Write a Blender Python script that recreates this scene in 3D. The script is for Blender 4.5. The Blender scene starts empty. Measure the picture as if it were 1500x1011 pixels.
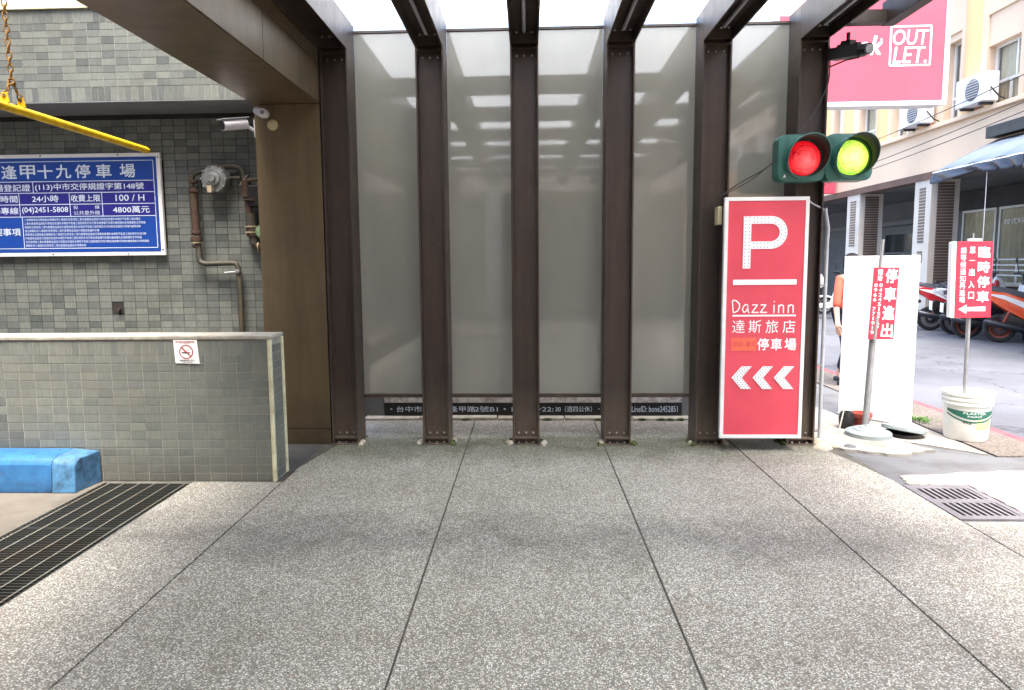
import bpy, bmesh, math, random
from mathutils import Vector, Matrix
random.seed(7)
R = math.radians
S = bpy.context.scene
COL = S.collection

# ------------------------------------------------------------------ camera
FOC, PCX, PCY, PITCH, YAW, ROLL = 968.265, 735.319, 485.014, .101, -.040, -.009
CF = Vector((math.sin(YAW)*math.cos(PITCH), math.cos(YAW)*math.cos(PITCH), -math.sin(PITCH)))
_r = Vector((math.cos(YAW), -math.sin(YAW), 0)); _u = _r.cross(CF)
CR = _r*math.cos(ROLL)+_u*math.sin(ROLL); CU = -_r*math.sin(ROLL)+_u*math.cos(ROLL)
CP = Vector((0, 0, 1.5))
cam = bpy.data.cameras.new('camera'); co = bpy.data.objects.new('camera', cam); COL.objects.link(co)
co.matrix_world = Matrix(((CR.x, CU.x, -CF.x, CP.x), (CR.y, CU.y, -CF.y, CP.y), (CR.z, CU.z, -CF.z, CP.z), (0, 0, 0, 1)))
cam.sensor_width = 36; cam.lens = FOC/1500*36
cam.shift_x = (750-PCX)/1500; cam.shift_y = -(505.5-PCY)/1500
cam.clip_start = .05; cam.clip_end = 800
S.camera = co
# ------------------------------------------------------------------ light
SUN = Vector((.05, -.34, .93)).normalized()
W = bpy.data.worlds.new('World'); S.world = W; W.use_nodes = True
wn = W.node_tree.nodes; wl = W.node_tree.links; wn.clear()
wo = wn.new('ShaderNodeOutputWorld'); wb = wn.new('ShaderNodeBackground'); ws = wn.new('ShaderNodeTexSky')
ws.sky_type = 'NISHITA'; ws.sun_disc = False; ws.sun_elevation = math.asin(SUN.z); ws.sun_rotation = math.atan2(SUN.x, SUN.y)
ws.air_density = 1.0; ws.dust_density = 4.0; ws.ozone_density = .6
wb.inputs[1].default_value = .15
wl.new(ws.outputs[0], wb.inputs[0]); wl.new(wb.outputs[0], wo.inputs[0])
sl = bpy.data.lights.new('sun', 'SUN'); sl.energy = 1.25; sl.angle = R(28); sl.color = (1, .97, .92)
so = bpy.data.objects.new('sun', sl); COL.objects.link(so); so.rotation_euler = (-SUN).to_track_quat('-Z', 'Y').to_euler(); so.location = (0, 0, 20)
V = S.view_settings; V.view_transform = 'Standard'; V.look = 'None'; V.gamma = 1; V.use_curve_mapping = False; V.exposure = 2.78
S.cycles.max_bounces = 10; S.cycles.diffuse_bounces = 5; S.cycles.glossy_bounces = 4; S.cycles.transmission_bounces = 6; S.cycles.sample_clamp_indirect = 6

# ------------------------------------------------------------------ materials
def srgb(r, g, b):
    f = lambda c: (c/255/12.92) if c/255 <= .04045 else ((c/255+.055)/1.055)**2.4
    return (f(r), f(g), f(b))
def new_mat(name):
    m = bpy.data.materials.new(name); m.use_nodes = True
    return m, m.node_tree.nodes, m.node_tree.links, m.node_tree.nodes['Principled BSDF']
def noise(n, l, scale, detail=4, vec=None, rough=.55):
    t = n.new('ShaderNodeTexNoise'); t.inputs['Scale'].default_value = scale; t.inputs['Detail'].default_value = detail
    t.inputs['Roughness'].default_value = rough
    if vec is not None: l.new(vec, t.inputs['Vector'])
    return t
def geo_pos(n):
    return n.new('ShaderNodeNewGeometry').outputs['Position']
def ramp(n, l, fac, stops):
    r = n.new('ShaderNodeValToRGB'); e = r.color_ramp.elements
    while len(e) > 1: e.remove(e[0])
    e[0].position = stops[0][0]; e[0].color = (*stops[0][1], 1)
    for p, c in stops[1:]:
        k = e.new(p); k.color = (*c, 1)
    l.new(fac, r.inputs[0]); return r.outputs[0]
def mixc(n, l, fac, a, b, mode='MIX'):
    m = n.new('ShaderNodeMix'); m.data_type = 'RGBA'; m.blend_type = mode
    for sock, v in ((0, fac), (6, a), (7, b)):
        if isinstance(v, (int, float)): m.inputs[sock].default_value = v
        elif isinstance(v, tuple): m.inputs[sock].default_value = (*v, 1)
        else: l.new(v, m.inputs[sock])
    return m.outputs[2]
def mathn(n, l, op, a, b=None, clamp=False):
    m = n.new('ShaderNodeMath'); m.operation = op; m.use_clamp = clamp
    for i, v in enumerate((a, b)):
        if v is None: continue
        if isinstance(v, (int, float)): m.inputs[i].default_value = v
        else: l.new(v, m.inputs[i])
    return m.outputs[0]
def bump(n, l, b, h, strength=.3, dist=.01):
    k = n.new('ShaderNodeBump'); k.inputs['Strength'].default_value = strength; k.inputs['Distance'].default_value = dist
    l.new(h, k.inputs['Height']); l.new(k.outputs[0], b.inputs['Normal'])
def grime(name, c, c2=None, rough=.6, metal=0, scale=3, amount=.5, bmp=.1, bscale=60, spec=.5, coat=0):
    """plain paint or mineral surface: colour c drifting to c2 by large noise, fine relief"""
    m, n, l, b = new_mat(name)
    if c2 is None: c2 = tuple(x*.6 for x in c)
    P = geo_pos(n)
    t = noise(n, l, scale, 6, P, .65)
    f = ramp(n, l, t.outputs[0], [(.42, (0, 0, 0)), (.72, (1, 1, 1))])
    f = mathn(n, l, 'MULTIPLY', f, amount)
    col = mixc(n, l, f, c, c2); l.new(col, b.inputs['Base Color'])
    b.inputs['Metallic'].default_value = metal
    t2 = noise(n, l, bscale, 3, P)
    r = mathn(n, l, 'MULTIPLY_ADD', t.outputs[0], .25); r.node.inputs[2].default_value = rough-.12; l.new(r, b.inputs['Roughness'])
    b.inputs['Specular IOR Level'].default_value = spec
    if coat: b.inputs['Coat Weight'].default_value = coat; b.inputs['Coat Roughness'].default_value = .1
    if bmp: bump(n, l, b, t2.outputs[0], bmp, .004)
    return m
def emit(name, c, s, c2=None, c3=None, hot=(0, 0, 0)):
    m, n, l, b = new_mat(name)
    b.inputs['Base Color'].default_value = (*c, 1); b.inputs['Roughness'].default_value = .25
    b.inputs['Emission Color'].default_value = (*c, 1); b.inputs['Emission Strength'].default_value = s
    if c2:
        g = n.new('ShaderNodeNewGeometry'); v = n.new('ShaderNodeTexVoronoi'); v.inputs['Scale'].default_value = 78; v.inputs['Randomness'].default_value = .25
        l.new(g.outputs['Position'], v.inputs['Vector'])
        dd = n.new('ShaderNodeVectorMath'); dd.operation = 'DISTANCE'; l.new(g.outputs['Position'], dd.inputs[0]); dd.inputs[1].default_value = hot
        t = noise(n, l, 14, 3, g.outputs['Position'])
        fr = mathn(n, l, 'DIVIDE', dd.outputs['Value'], .17)
        f = mathn(n, l, 'MULTIPLY', v.outputs[0], mathn(n, l, 'ADD', fr, .25))
        f = mathn(n, l, 'ADD', mathn(n, l, 'MULTIPLY', f, 1.5), mathn(n, l, 'MULTIPLY', mathn(n, l, 'SUBTRACT', t.outputs[0], .5), 1.1), True)
        col = mixc(n, l, f, mixc(n, l, mathn(n, l, 'MULTIPLY', fr, 1.3, True), c3, c), c2); l.new(col, b.inputs['Emission Color']); l.new(col, b.inputs['Base Color'])
        bump(n, l, b, v.outputs[0], .8, .006)
    return m
def tile_mat(name, stops, island=False, stain=None):
    m, n, l, b = new_mat(name)
    if island: rnd = n.new('ShaderNodeNewGeometry').outputs['Random Per Island']
    else: rnd = n.new('ShaderNodeObjectInfo').outputs['Random']
    c = ramp(n, l, rnd, stops); c.node.color_ramp.interpolation = 'LINEAR'
    P = geo_pos(n)
    mp = n.new('ShaderNodeMapping'); mp.inputs['Scale'].default_value = (60, 60, 14); l.new(P, mp.inputs[0])
    t = noise(n, l, 1, 3, mp.outputs[0])
    c = mixc(n, l, .6, c, ramp(n, l, t.outputs[0], [(.3, (.72, .72, .72)), (.7, (1.15, 1.15, 1.15))]), 'MULTIPLY')
    t3 = noise(n, l, 1.6, 6, P, .7)
    c = mixc(n, l, ramp(n, l, t3.outputs[0], [(.5, (0, 0, 0)), (.75, (.55, .55, .55))]), c, stain or srgb(92, 88, 78))
    l.new(c, b.inputs['Base Color']); b.inputs['Roughness'].default_value = .42
    bump(n, l, b, noise(n, l, 90, 3, P).outputs[0], .25, .003)
    return m
M = {}
M['steel'] = grime('brown_painted_steel', srgb(64, 52, 46), srgb(50, 43, 39), .45, .15, 5, .7, .12, 90)
M['bronze'] = grime('bronze_cladding', srgb(114, 99, 76), srgb(92, 81, 64), .38, .45, 2.5, .6, .03, 8)
M['bolt'] = grime('zinc_bolt', srgb(170, 170, 168), srgb(110, 105, 98), .4, .7)
M['tube'] = grime('grey_tube_light', srgb(160, 160, 168), srgb(140, 140, 146), .4)
M['tile'] = tile_mat('grey_green_tile', [(0, srgb(86, 91, 89)), (.25, srgb(106, 110, 105)), (.5, srgb(119, 123, 115)), (.8, srgb(112, 116, 110)), (1, srgb(92, 96, 95))])
M['tile_s'] = tile_mat('grey_green_tile_joined', [(0, srgb(86, 91, 89)), (.25, srgb(106, 110, 105)), (.5, srgb(119, 123, 115)), (.8, srgb(112, 116, 110)), (1, srgb(92, 96, 95))], True)
M['tile_low'] = tile_mat('grey_tile_low_wall', [(0, srgb(103, 108, 103)), (.3, srgb(112, 116, 109)), (.6, srgb(118, 121, 113)), (1, srgb(107, 111, 107))], stain=srgb(104, 102, 92))
M['grout_dark'] = grime('dark_grout', srgb(38, 36, 34), srgb(66, 64, 60), .9, 0, 4)
M['grout_pale'] = grime('pale_grout', srgb(166, 166, 154), srgb(110, 108, 98), .9, 0, 3, .8)
M['grout_mid'] = grime('mid_grout', srgb(166, 170, 164), srgb(96, 92, 84), .9, 0, 1.3, .95)
M['cream_trim'] = grime('cream_trim', srgb(214, 212, 178), srgb(150, 140, 110), .7, 0, 9, .7)
M['cement'] = grime('cement_cap', srgb(166, 162, 150), srgb(112, 106, 96), .9, 0, 6, .8, .4, 50)
M['joint'] = grime('joint_filler', srgb(64, 62, 56), srgb(92, 88, 78), .9, 0, 7, .9)
M['soffit'] = grime('dark_soffit', srgb(122, 123, 126), srgb(96, 96, 98), .8)
M['dark'] = grime('dark_recess', srgb(38, 38, 38), srgb(24, 24, 24), .9)
M['rubber'] = grime('dark_ramp', srgb(66, 66, 64), srgb(44, 44, 44), .8, 0, 5, .6, .3, 80)
M['ramp'] = grime('dirty_concrete_ramp', srgb(106, 100, 90), srgb(72, 66, 56), .9, 0, 2.2, .9, .3, 60)
M['blue_paint'] = grime('glossy_blue_paint', srgb(52, 108, 158), srgb(32, 70, 108), .3, 0, 9, .65, .25, 14, .6)
M['worn_blue'] = grime('worn_blue_paint', srgb(70, 116, 152), srgb(30, 50, 70), .5, 0, 17, .95, .4, 30)
M['chip'] = grime('chipped_paint', srgb(160, 110, 60), srgb(40, 34, 30), .9, 0, 60, 1)
M['grate'] = grime('grating_steel', srgb(66, 69, 66), srgb(72, 60, 48), .5, .5, 2, .7)
M['grate_rod'] = grime('grating_rod', srgb(140, 138, 126), srgb(110, 88, 66), .4, .5, 6, .7)
M['white'] = grime('white_paint', srgb(242, 242, 240), srgb(218, 214, 206), .45, 0, 4, .35, .03)
M['frame_white'] = grime('white_sign_frame', srgb(232, 232, 230), srgb(200, 198, 192), .4, 0, 6, .4)
M['red'] = grime('red_sign_face', srgb(218, 74, 90), srgb(204, 64, 80), .38, 0, 2.6, .7, .04, 7)
M['red_thin'] = grime('red_board', srgb(202, 46, 66), srgb(186, 38, 58), .42, 0, 5, .5, 0)
M['pink'] = grime('pink_red_banner_face', srgb(204, 78, 96), srgb(192, 64, 84), .5, 0, .9, .7, 0)
M['orange'] = grime('orange_patch', srgb(236, 100, 72), srgb(240, 125, 95), .6, 0, 40, .8)
M['letter'] = grime('white_letter', srgb(242, 242, 242), srgb(226, 226, 226), .5, 0, 8, .3, 0)
M['letter_blue'] = grime('blue_sign_letter', srgb(206, 218, 232), srgb(190, 204, 222), .5, 0, 8, .3, 0)
M['sign_blue'] = grime('blue_sign_face', srgb(20, 66, 150), srgb(14, 52, 128), .4, 0, 3, .5, 0)
M['sign_navy'] = grime('navy_sign_face', srgb(36, 36, 128), srgb(28, 30, 112), .4, 0, 3, .5, 0)
M['ink'] = grime('black_ink', srgb(24, 24, 26), srgb(14, 14, 15), .5)
M['ink_red'] = grime('red_ink', srgb(170, 34, 48), srgb(150, 30, 40), .5)
M['led'] = grime('led_dot', srgb(70, 112, 116), srgb(50, 88, 92), .3)
M['signal_green'] = grime('signal_housing_green', srgb(46, 98, 88), srgb(58, 104, 98), .42, 0, 8, .6, .05)
M['signal_in'] = grime('signal_visor_inside', srgb(22, 40, 34), srgb(16, 30, 26), .5)
M['lamp_red'] = emit('lit_red_lens', (.75, .012, .02), .24, (.22, .0, .004), (.9, .10, .10), (2.075, 5.09, 2.235))
M['lamp_green'] = emit('lit_green_lens', (.74, .88, .07), .27, (.12, .34, .03), (1.0, .96, .36), (2.41, 5.09, 2.27))
M['yellow'] = grime('yellow_paint', srgb(222, 182, 22), srgb(150, 110, 30), .4, 0, 22, .75, .15, 60)
M['chain'] = grime('rusty_chain', srgb(132, 96, 34), srgb(92, 62, 28), .7, .3, 30, .8)
M['rust'] = grime('rusty_pipe', srgb(66, 44, 34), srgb(82, 74, 60), .8, .1, 12, .9, .5, 90)
M['pipe'] = grime('grey_pipe', srgb(72, 70, 62), srgb(96, 82, 60), .6, .2, 9, .8, .3, 70)
M['meter'] = grime('cast_meter', srgb(138, 140, 138), srgb(84, 84, 82), .45, .4, 20, .8, .3)
M['brass'] = grime('pale_union', srgb(190, 176, 150), srgb(120, 80, 50), .4, .4, 20, .6)
M['green_p'] = grime('green_valve', srgb(90, 130, 80), srgb(180, 190, 170), .5, 0, 25, .9)
M['cctv'] = grime('cctv_white', srgb(205, 205, 212), srgb(180, 180, 186), .3, 0, 8, .4)
M['black'] = grime('black_plastic', srgb(30, 29, 29), srgb(22, 22, 22), .42, 0, 8, .5)
M['lens_glass'] = grime('lens_glass', srgb(150, 150, 156), srgb(60, 60, 66), .1, 0, 50, .8, 0)
M['disc'] = grime('ivory_disc', srgb(196, 186, 150), srgb(150, 140, 108), .6, 0, 30, .6)
M['cable'] = grime('cable', srgb(52, 50, 48), srgb(40, 38, 38), .6)
M['conduit'] = grime('white_conduit', srgb(172, 174, 176), srgb(160, 160, 158), .4, 0, 9, .6)
M['galv'] = grime('galvanised_pole', srgb(168, 170, 172), srgb(120, 112, 104), .35, .6, 8, .6)
M['base_grey'] = grime('pale_grey_base', srgb(128, 136, 136), srgb(104, 112, 112), .5, 0, 9, .6)
M['terracotta'] = grime('terracotta', srgb(166, 74, 60), srgb(130, 60, 50), .8, 0, 12, .7)
M['bucket'] = grime('white_bucket', srgb(222, 222, 214), srgb(205, 200, 188), .35, 0, 9, .4, .03)
M['bucket_green'] = grime('bucket_label_green', srgb(30, 98, 78), srgb(26, 88, 70), .4)
M['label_yellow'] = grime('bucket_label_yellow', srgb(214, 212, 130), srgb(140, 196, 150), .4, 0, 26, 1)
M['moss'] = grime('moss', srgb(74, 84, 44), srgb(48, 54, 32), .95, 0, 30, .8, .6)
M['weed'] = grime('weed_leaf', srgb(86, 130, 48), srgb(62, 100, 38), .6, 0, 30, .8)
M['mortar'] = grime('mortar_lump', srgb(176, 170, 154), srgb(132, 120, 100), .95, 0, 16, .9, .6, 60)
M['concrete_white'] = grime('pale_concrete', srgb(144, 140, 132), srgb(92, 86, 76), .9, 0, 1.8, .8, .35, 70)
M['concrete_shade_grey'] = grime('shade_grey_concrete', srgb(92, 93, 95), srgb(66, 64, 63), .9, 0, 2.3, .9, .35, 70)
M['red_line'] = grime('worn_red_line', srgb(150, 62, 70), srgb(110, 84, 84), .8, 0, 6, .9)
M['drain'] = grime('drain_cover', srgb(112, 109, 112), srgb(86, 83, 86), .7, .1, 7, .7, .3)
M['facade'] = grime('cream_facade', srgb(218, 194, 168), srgb(200, 178, 154), .85, 0, .8, .7, .2, 30)
M['pilaster'] = grime('peach_pilaster', srgb(232, 184, 134), srgb(214, 174, 130), .85, 0, 1.2, .6, .2, 30)
M['brown_fascia'] = grime('brown_fascia', srgb(98, 76, 66), srgb(80, 64, 56), .8, 0, 2, .7)
M['arcade'] = grime('arcade_grey', srgb(108, 110, 112), srgb(90, 92, 94), .85, 0, 1.5, .6)
M['arcade_dark'] = grime('arcade_dark', srgb(70, 70, 72), srgb(52, 52, 54), .85)
M['column'] = grime('arcade_column', srgb(192, 186, 176), srgb(164, 158, 150), .8, 0, 2, .6)
M['brick'] = tile_mat('brown_tile', [(0, srgb(88, 72, 66)), (.5, srgb(102, 86, 77)), (1, srgb(80, 68, 62))], True)
M['alu'] = grime('aluminium_white', srgb(222, 222, 218), srgb(196, 196, 190), .4)
M['pale_wall'] = grime('pale_cream_wall', srgb(244, 236, 220), srgb(232, 220, 200), .85, 0, 1, .6)
M['curtain'] = grime('curtain', srgb(236, 220, 178), srgb(206, 188, 148), .9, 0, 3, .8)
M['ac'] = grime('ac_casing', srgb(218, 218, 222), srgb(190, 190, 196), .5, 0, 3, .5)
M['awning'] = grime('awning_canvas', srgb(112, 124, 136), srgb(96, 108, 120), .6, 0, 3, .5)
M['valance'] = grime('awning_valance', srgb(26, 30, 44), srgb(44, 50, 68), .35, 0, 2, .6, 0)
M['tyre'] = grime('tyre', srgb(34, 34, 36), srgb(52, 50, 50), .8)
M['rim'] = grime('rim_silver', srgb(170, 170, 172), srgb(120, 120, 122), .3, .7)
M['rim_red'] = grime('rim_orange_red', srgb(136, 62, 46), srgb(110, 50, 40), .4, .2)
M['seat'] = grime('scooter_seat', srgb(78, 80, 88), srgb(60, 62, 68), .55)
M['sc_red'] = grime('scooter_red', srgb(190, 26, 40), srgb(160, 20, 30), .25, 0, 4, .4, 0, 8, .6, .6)
M['sc_orange'] = grime('scooter_orange', srgb(226, 84, 36), srgb(206, 70, 28), .25, 0, 4, .4, 0, 8, .6, .6)
M['sc_white'] = grime('scooter_white', srgb(226, 226, 226), srgb(205, 205, 208), .25, 0, 4, .4, 0, 8, .6, .6)
M['sc_dark'] = grime('scooter_dark', srgb(46, 48, 56), srgb(36, 38, 44), .25, 0, 4, .4, 0, 8, .6, .6)
M['sc_mint'] = grime('scooter_mint', srgb(120, 206, 180), srgb(100, 190, 164), .25, 0, 4, .4, 0, 8, .6, .6)
M['muffler'] = grime('muffler', srgb(70, 72, 78), srgb(48, 50, 54), .35, .6)
M['skin'] = grime('skin', srgb(214, 166, 142), srgb(198, 148, 126), .55, 0, 12, .4, .05)
M['hair'] = grime('black_hair', srgb(26, 22, 22), srgb(30, 24, 22), .85, 0, 60, .8, .5, 120, .2)
M['shirt'] = grime('orange_red_shirt', srgb(214, 92, 70), srgb(190, 74, 58), .85, 0, 9, .6, .3, 40)
M['trousers'] = grime('dark_trousers', srgb(40, 42, 52), srgb(30, 32, 40), .85)
M['patina'] = grime('poster_colours', srgb(206, 204, 200), srgb(120, 90, 96), .5, 0, 14, 1)

def window_glass(name, c, rough=.06, ior=1.5):
    m, n, l, b = new_mat(name)
    b.inputs['Base Color'].default_value = (*c, 1); b.inputs['Roughness'].default_value = rough; b.inputs['IOR'].default_value = ior
    return m
M['win'] = window_glass('window_glass', srgb(120, 134, 138)); M['win'].node_tree.nodes['Principled BSDF'].inputs['Alpha'].default_value = .22
M['win_dark'] = window_glass('window_glass_dark', srgb(46, 52, 54))

def foot_dirt(mt, colr, top, amt):
    n = mt.node_tree.nodes; l = mt.node_tree.links; b = n['Principled BSDF']; src_ = b.inputs['Base Color'].links[0].from_socket
    P = geo_pos(n); sx = n.new('ShaderNodeSeparateXYZ'); l.new(P, sx.inputs[0]); t = noise(n, l, 14, 6, P, .7)
    h = mathn(n, l, 'SUBTRACT', 1.0, mathn(n, l, 'DIVIDE', sx.outputs[2], top), True)
    f = mathn(n, l, 'MULTIPLY', mathn(n, l, 'MULTIPLY', h, t.outputs[0]), amt, True)
    l.new(mixc(n, l, f, src_, colr), b.inputs['Base Color'])
def streaks(mt, lo, hi, sx_=22, sz_=1.4):
    n = mt.node_tree.nodes; l = mt.node_tree.links; b = n['Principled BSDF']; src_ = b.inputs['Base Color'].links[0].from_socket
    P = geo_pos(n); mp = n.new('ShaderNodeMapping'); mp.inputs['Scale'].default_value = (sx_, sx_, sz_); l.new(P, mp.inputs[0])
    t = noise(n, l, 1, 6, mp.outputs[0], .7); t2 = noise(n, l, 38, 4, P, .75)
    c = mixc(n, l, 1.0, src_, ramp(n, l, t.outputs[0], [(.34, (lo,)*3), (.66, (hi,)*3)]), 'MULTIPLY')
    c = mixc(n, l, ramp(n, l, t2.outputs[0], [(.66, (0, 0, 0)), (.74, (.5, .5, .5))]), c, srgb(120, 108, 96))
    l.new(c, b.inputs['Base Color'])
streaks(M['steel'], .8, 1.22); streaks(M['bronze'], .88, 1.12, 9, .8); streaks(M['signal_green'], .85, 1.15); streaks(M['meter'], .8, 1.2)
foot_dirt(M['steel'], srgb(104, 92, 78), .5, 1.6); foot_dirt(M['tile_low'], srgb(78, 70, 58), .25, .8); foot_dirt(M['bronze'], srgb(70, 62, 50), .5, 1.2)
foot_dirt(M['blue_paint'], srgb(28, 60, 88), .10, 1.6)
# back-painted grey glass of the screen, dusty
m, n, l, b = new_mat('grey_screen_glass'); P = geo_pos(n)
mp = n.new('ShaderNodeMapping'); mp.inputs['Scale'].default_value = (1.2, 1, .5); l.new(P, mp.inputs[0])
t = noise(n, l, 1.4, 5, mp.outputs[0], .6)
l.new(ramp(n, l, t.outputs[0], [(.3, srgb(128, 127, 120)), (.7, srgb(141, 139, 131))]), b.inputs['Base Color'])
r = mathn(n, l, 'MULTIPLY_ADD', t.outputs[0], .06); r.node.inputs[2].default_value = .015; l.new(r, b.inputs['Roughness'])
b.inputs['IOR'].default_value = 1.95
M['glass'] = m
# frosted canopy sheet: lets scattered daylight through
m = bpy.data.materials.new('frosted_canopy_sheet'); m.use_nodes = True; n = m.node_tree.nodes; l = m.node_tree.links; n.clear()
o = n.new('ShaderNodeOutputMaterial'); tr = n.new('ShaderNodeBsdfTranslucent'); tp = n.new('ShaderNodeBsdfTransparent'); df = n.new('ShaderNodeBsdfDiffuse')
P = geo_pos(n); t = noise(n, l, 3, 6, P, .7)
l.new(ramp(n, l, t.outputs[0], [(.35, (.80, .83, .85)), (.6, (.90, .92, .92))]), tr.inputs[0]); tp.inputs[0].default_value = (.9, .93, .93, 1); df.inputs[0].default_value = (.8, .8, .8, 1)
x1 = n.new('ShaderNodeMixShader'); x2 = n.new('ShaderNodeMixShader')
x1.inputs[0].default_value = .10; l.new(tr.outputs[0], x1.inputs[1]); l.new(df.outputs[0], x1.inputs[2])
x2.inputs[0].default_value = .42; l.new(x1.outputs[0], x2.inputs[1]); l.new(tp.outputs[0], x2.inputs[2]); l.new(x2.outputs[0], o.inputs[0])
M['canopy'] = m
# exposed aggregate
def aggregate(name, tint=(1, 1, 1), dark=1.0, moss=True):
    m, n, l, b = new_mat(name); P = geo_pos(n)
    v = n.new('ShaderNodeTexVoronoi'); v.inputs['Scale'].default_value = 146; v.inputs['Randomness'].default_value = 1
    w = noise(n, l, 40, 2, P); wv = n.new('ShaderNodeVectorMath'); wv.operation = 'MULTIPLY_ADD'
    l.new(w.outputs['Color'], wv.inputs[0]); wv.inputs[1].default_value = (.012,)*3; l.new(P, wv.inputs[2]); l.new(wv.outputs[0], v.inputs['Vector'])
    sp = n.new('ShaderNodeSeparateColor'); l.new(v.outputs['Color'], sp.inputs[0])
    peb = ramp(n, l, sp.outputs[0], [(0, srgb(78, 77, 74)), (.2, srgb(122, 120, 113)), (.38, srgb(166, 163, 151)), (.6, srgb(203, 200, 187)), (.85, srgb(224, 221, 211)), (1, srgb(240, 238, 229))])
    # cement between pebbles
    edge = ramp(n, l, v.outputs['Distance'], [(.30, (0, 0, 0)), (.62, (1, 1, 1))])
    c = mixc(n, l, edge, peb, srgb(124, 121, 111))
    # tints per pebble
    c = mixc(n, l, ramp(n, l, sp.outputs[1], [(.93, (0, 0, 0)), (.96, (.5, .5, .5))]), c, srgb(150, 122, 100))
    # dirt drifts
    d = noise(n, l, .9, 7, P, .62)
    c = mixc(n, l, ramp(n, l, d.outputs[0], [(.40, (0, 0, 0)), (.66, (.8, .8, .8))]), c, (.80, .795, .77), 'MULTIPLY')
    d2 = noise(n, l, 4.5, 6, P, .7)
    c = mixc(n, l, ramp(n, l, d2.outputs[0], [(.5, (0, 0, 0)), (.75, (.8, .8, .8))]), c, (.80, .77, .70), 'MULTIPLY')
    st_ = n.new('ShaderNodeTexVoronoi'); st_.inputs['Scale'].default_value = 2.6; l.new(wv.outputs[0], st_.inputs['Vector'])
    sn = noise(n, l, 11, 5, P, .7); sd = mathn(n, l, 'ADD', st_.outputs['Distance'], mathn(n, l, 'MULTIPLY', mathn(n, l, 'SUBTRACT', sn.outputs[0], .5), .25))
    c = mixc(n, l, ramp(n, l, sd, [(.02, (.75, .75, .75)), (.085, (0, 0, 0))]), c, (.62, .6, .57), 'MULTIPLY')
    sx = n.new('ShaderNodeSeparateXYZ'); l.new(P, sx.inputs[0])
    # damp tide lines running parallel to the screen
    d3 = noise(n, l, 2.2, 8, P, .7); wobble = mathn(n, l, 'MULTIPLY_ADD', d3.outputs[0], 1.2); l.new(sx.outputs[1], wobble.node.inputs[2])
    def band(c0, half, amt, colr, cc):
        a = mathn(n, l, 'ABSOLUTE', mathn(n, l, 'SUBTRACT', wobble, c0))
        f = mathn(n, l, 'SUBTRACT', 1.0, mathn(n, l, 'DIVIDE', a, half), True)
        f = mathn(n, l, 'MULTIPLY', mathn(n, l, 'MULTIPLY', f, amt), mathn(n, l, 'MULTIPLY_ADD', d2.outputs[0], 1.0, False))
        return mixc(n, l, f, cc, colr, 'MULTIPLY')
    if moss:
        c = band(4.1, .45, .8, (.55, .55, .575), c)
        c = band(5.95, .6, .95, (.42, .44, .35), c)
        c = band(3.1, .3, .4, (.75, .72, .68), c)
    if tint != (1, 1, 1) or dark != 1: c = mixc(n, l, 1.0, c, tuple(x*dark for x in tint), 'MULTIPLY')
    l.new(c, b.inputs['Base Color']); b.inputs['Roughness'].default_value = .72
    h = mathn(n, l, 'SUBTRACT', 1, edge); h = mathn(n, l, 'MULTIPLY', h, mathn(n, l, 'ADD', sp.outputs[2], .6))
    bump(n, l, b, h, .55, .005)
    return m
M['agg'] = aggregate('exposed_aggregate')
M['agg_dark'] = aggregate('dark_aggregate', (.74, .66, .66), .62, False)
# asphalt with cracks
m, n, l, b = new_mat('worn_asphalt'); P = geo_pos(n)
t = noise(n, l, .6, 6, P, .6); c = ramp(n, l, t.outputs[0], [(.35, srgb(78, 80, 85)), (.65, srgb(99, 101, 107))])
g = noise(n, l, 90, 3, P); c = mixc(n, l, .5, c, ramp(n, l, g.outputs[0], [(.35, (.6, .6, .6)), (.65, (1.25, 1.25, 1.25))]), 'MULTIPLY')
v = n.new('ShaderNodeTexVoronoi'); v.feature = 'DISTANCE_TO_EDGE'; v.inputs['Scale'].default_value = .55
w = noise(n, l, 2.5, 5, P); wv = n.new('ShaderNodeVectorMath'); wv.operation = 'MULTIPLY_ADD'
l.new(w.outputs['Color'], wv.inputs[0]); wv.inputs[1].default_value = (.7,)*3; l.new(P, wv.inputs[2]); l.new(wv.outputs[0], v.inputs['Vector'])
c = mixc(n, l, ramp(n, l, v.outputs['Distance'], [(0, (.75, .75, .75)), (.014, (0, 0, 0))]), c, srgb(44, 44, 46))
l.new(c, b.inputs['Base Color']); b.inputs['Roughness'].default_value = .85; bump(n, l, b, g.outputs[0], .4, .006)
M['asphalt'] = m

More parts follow.
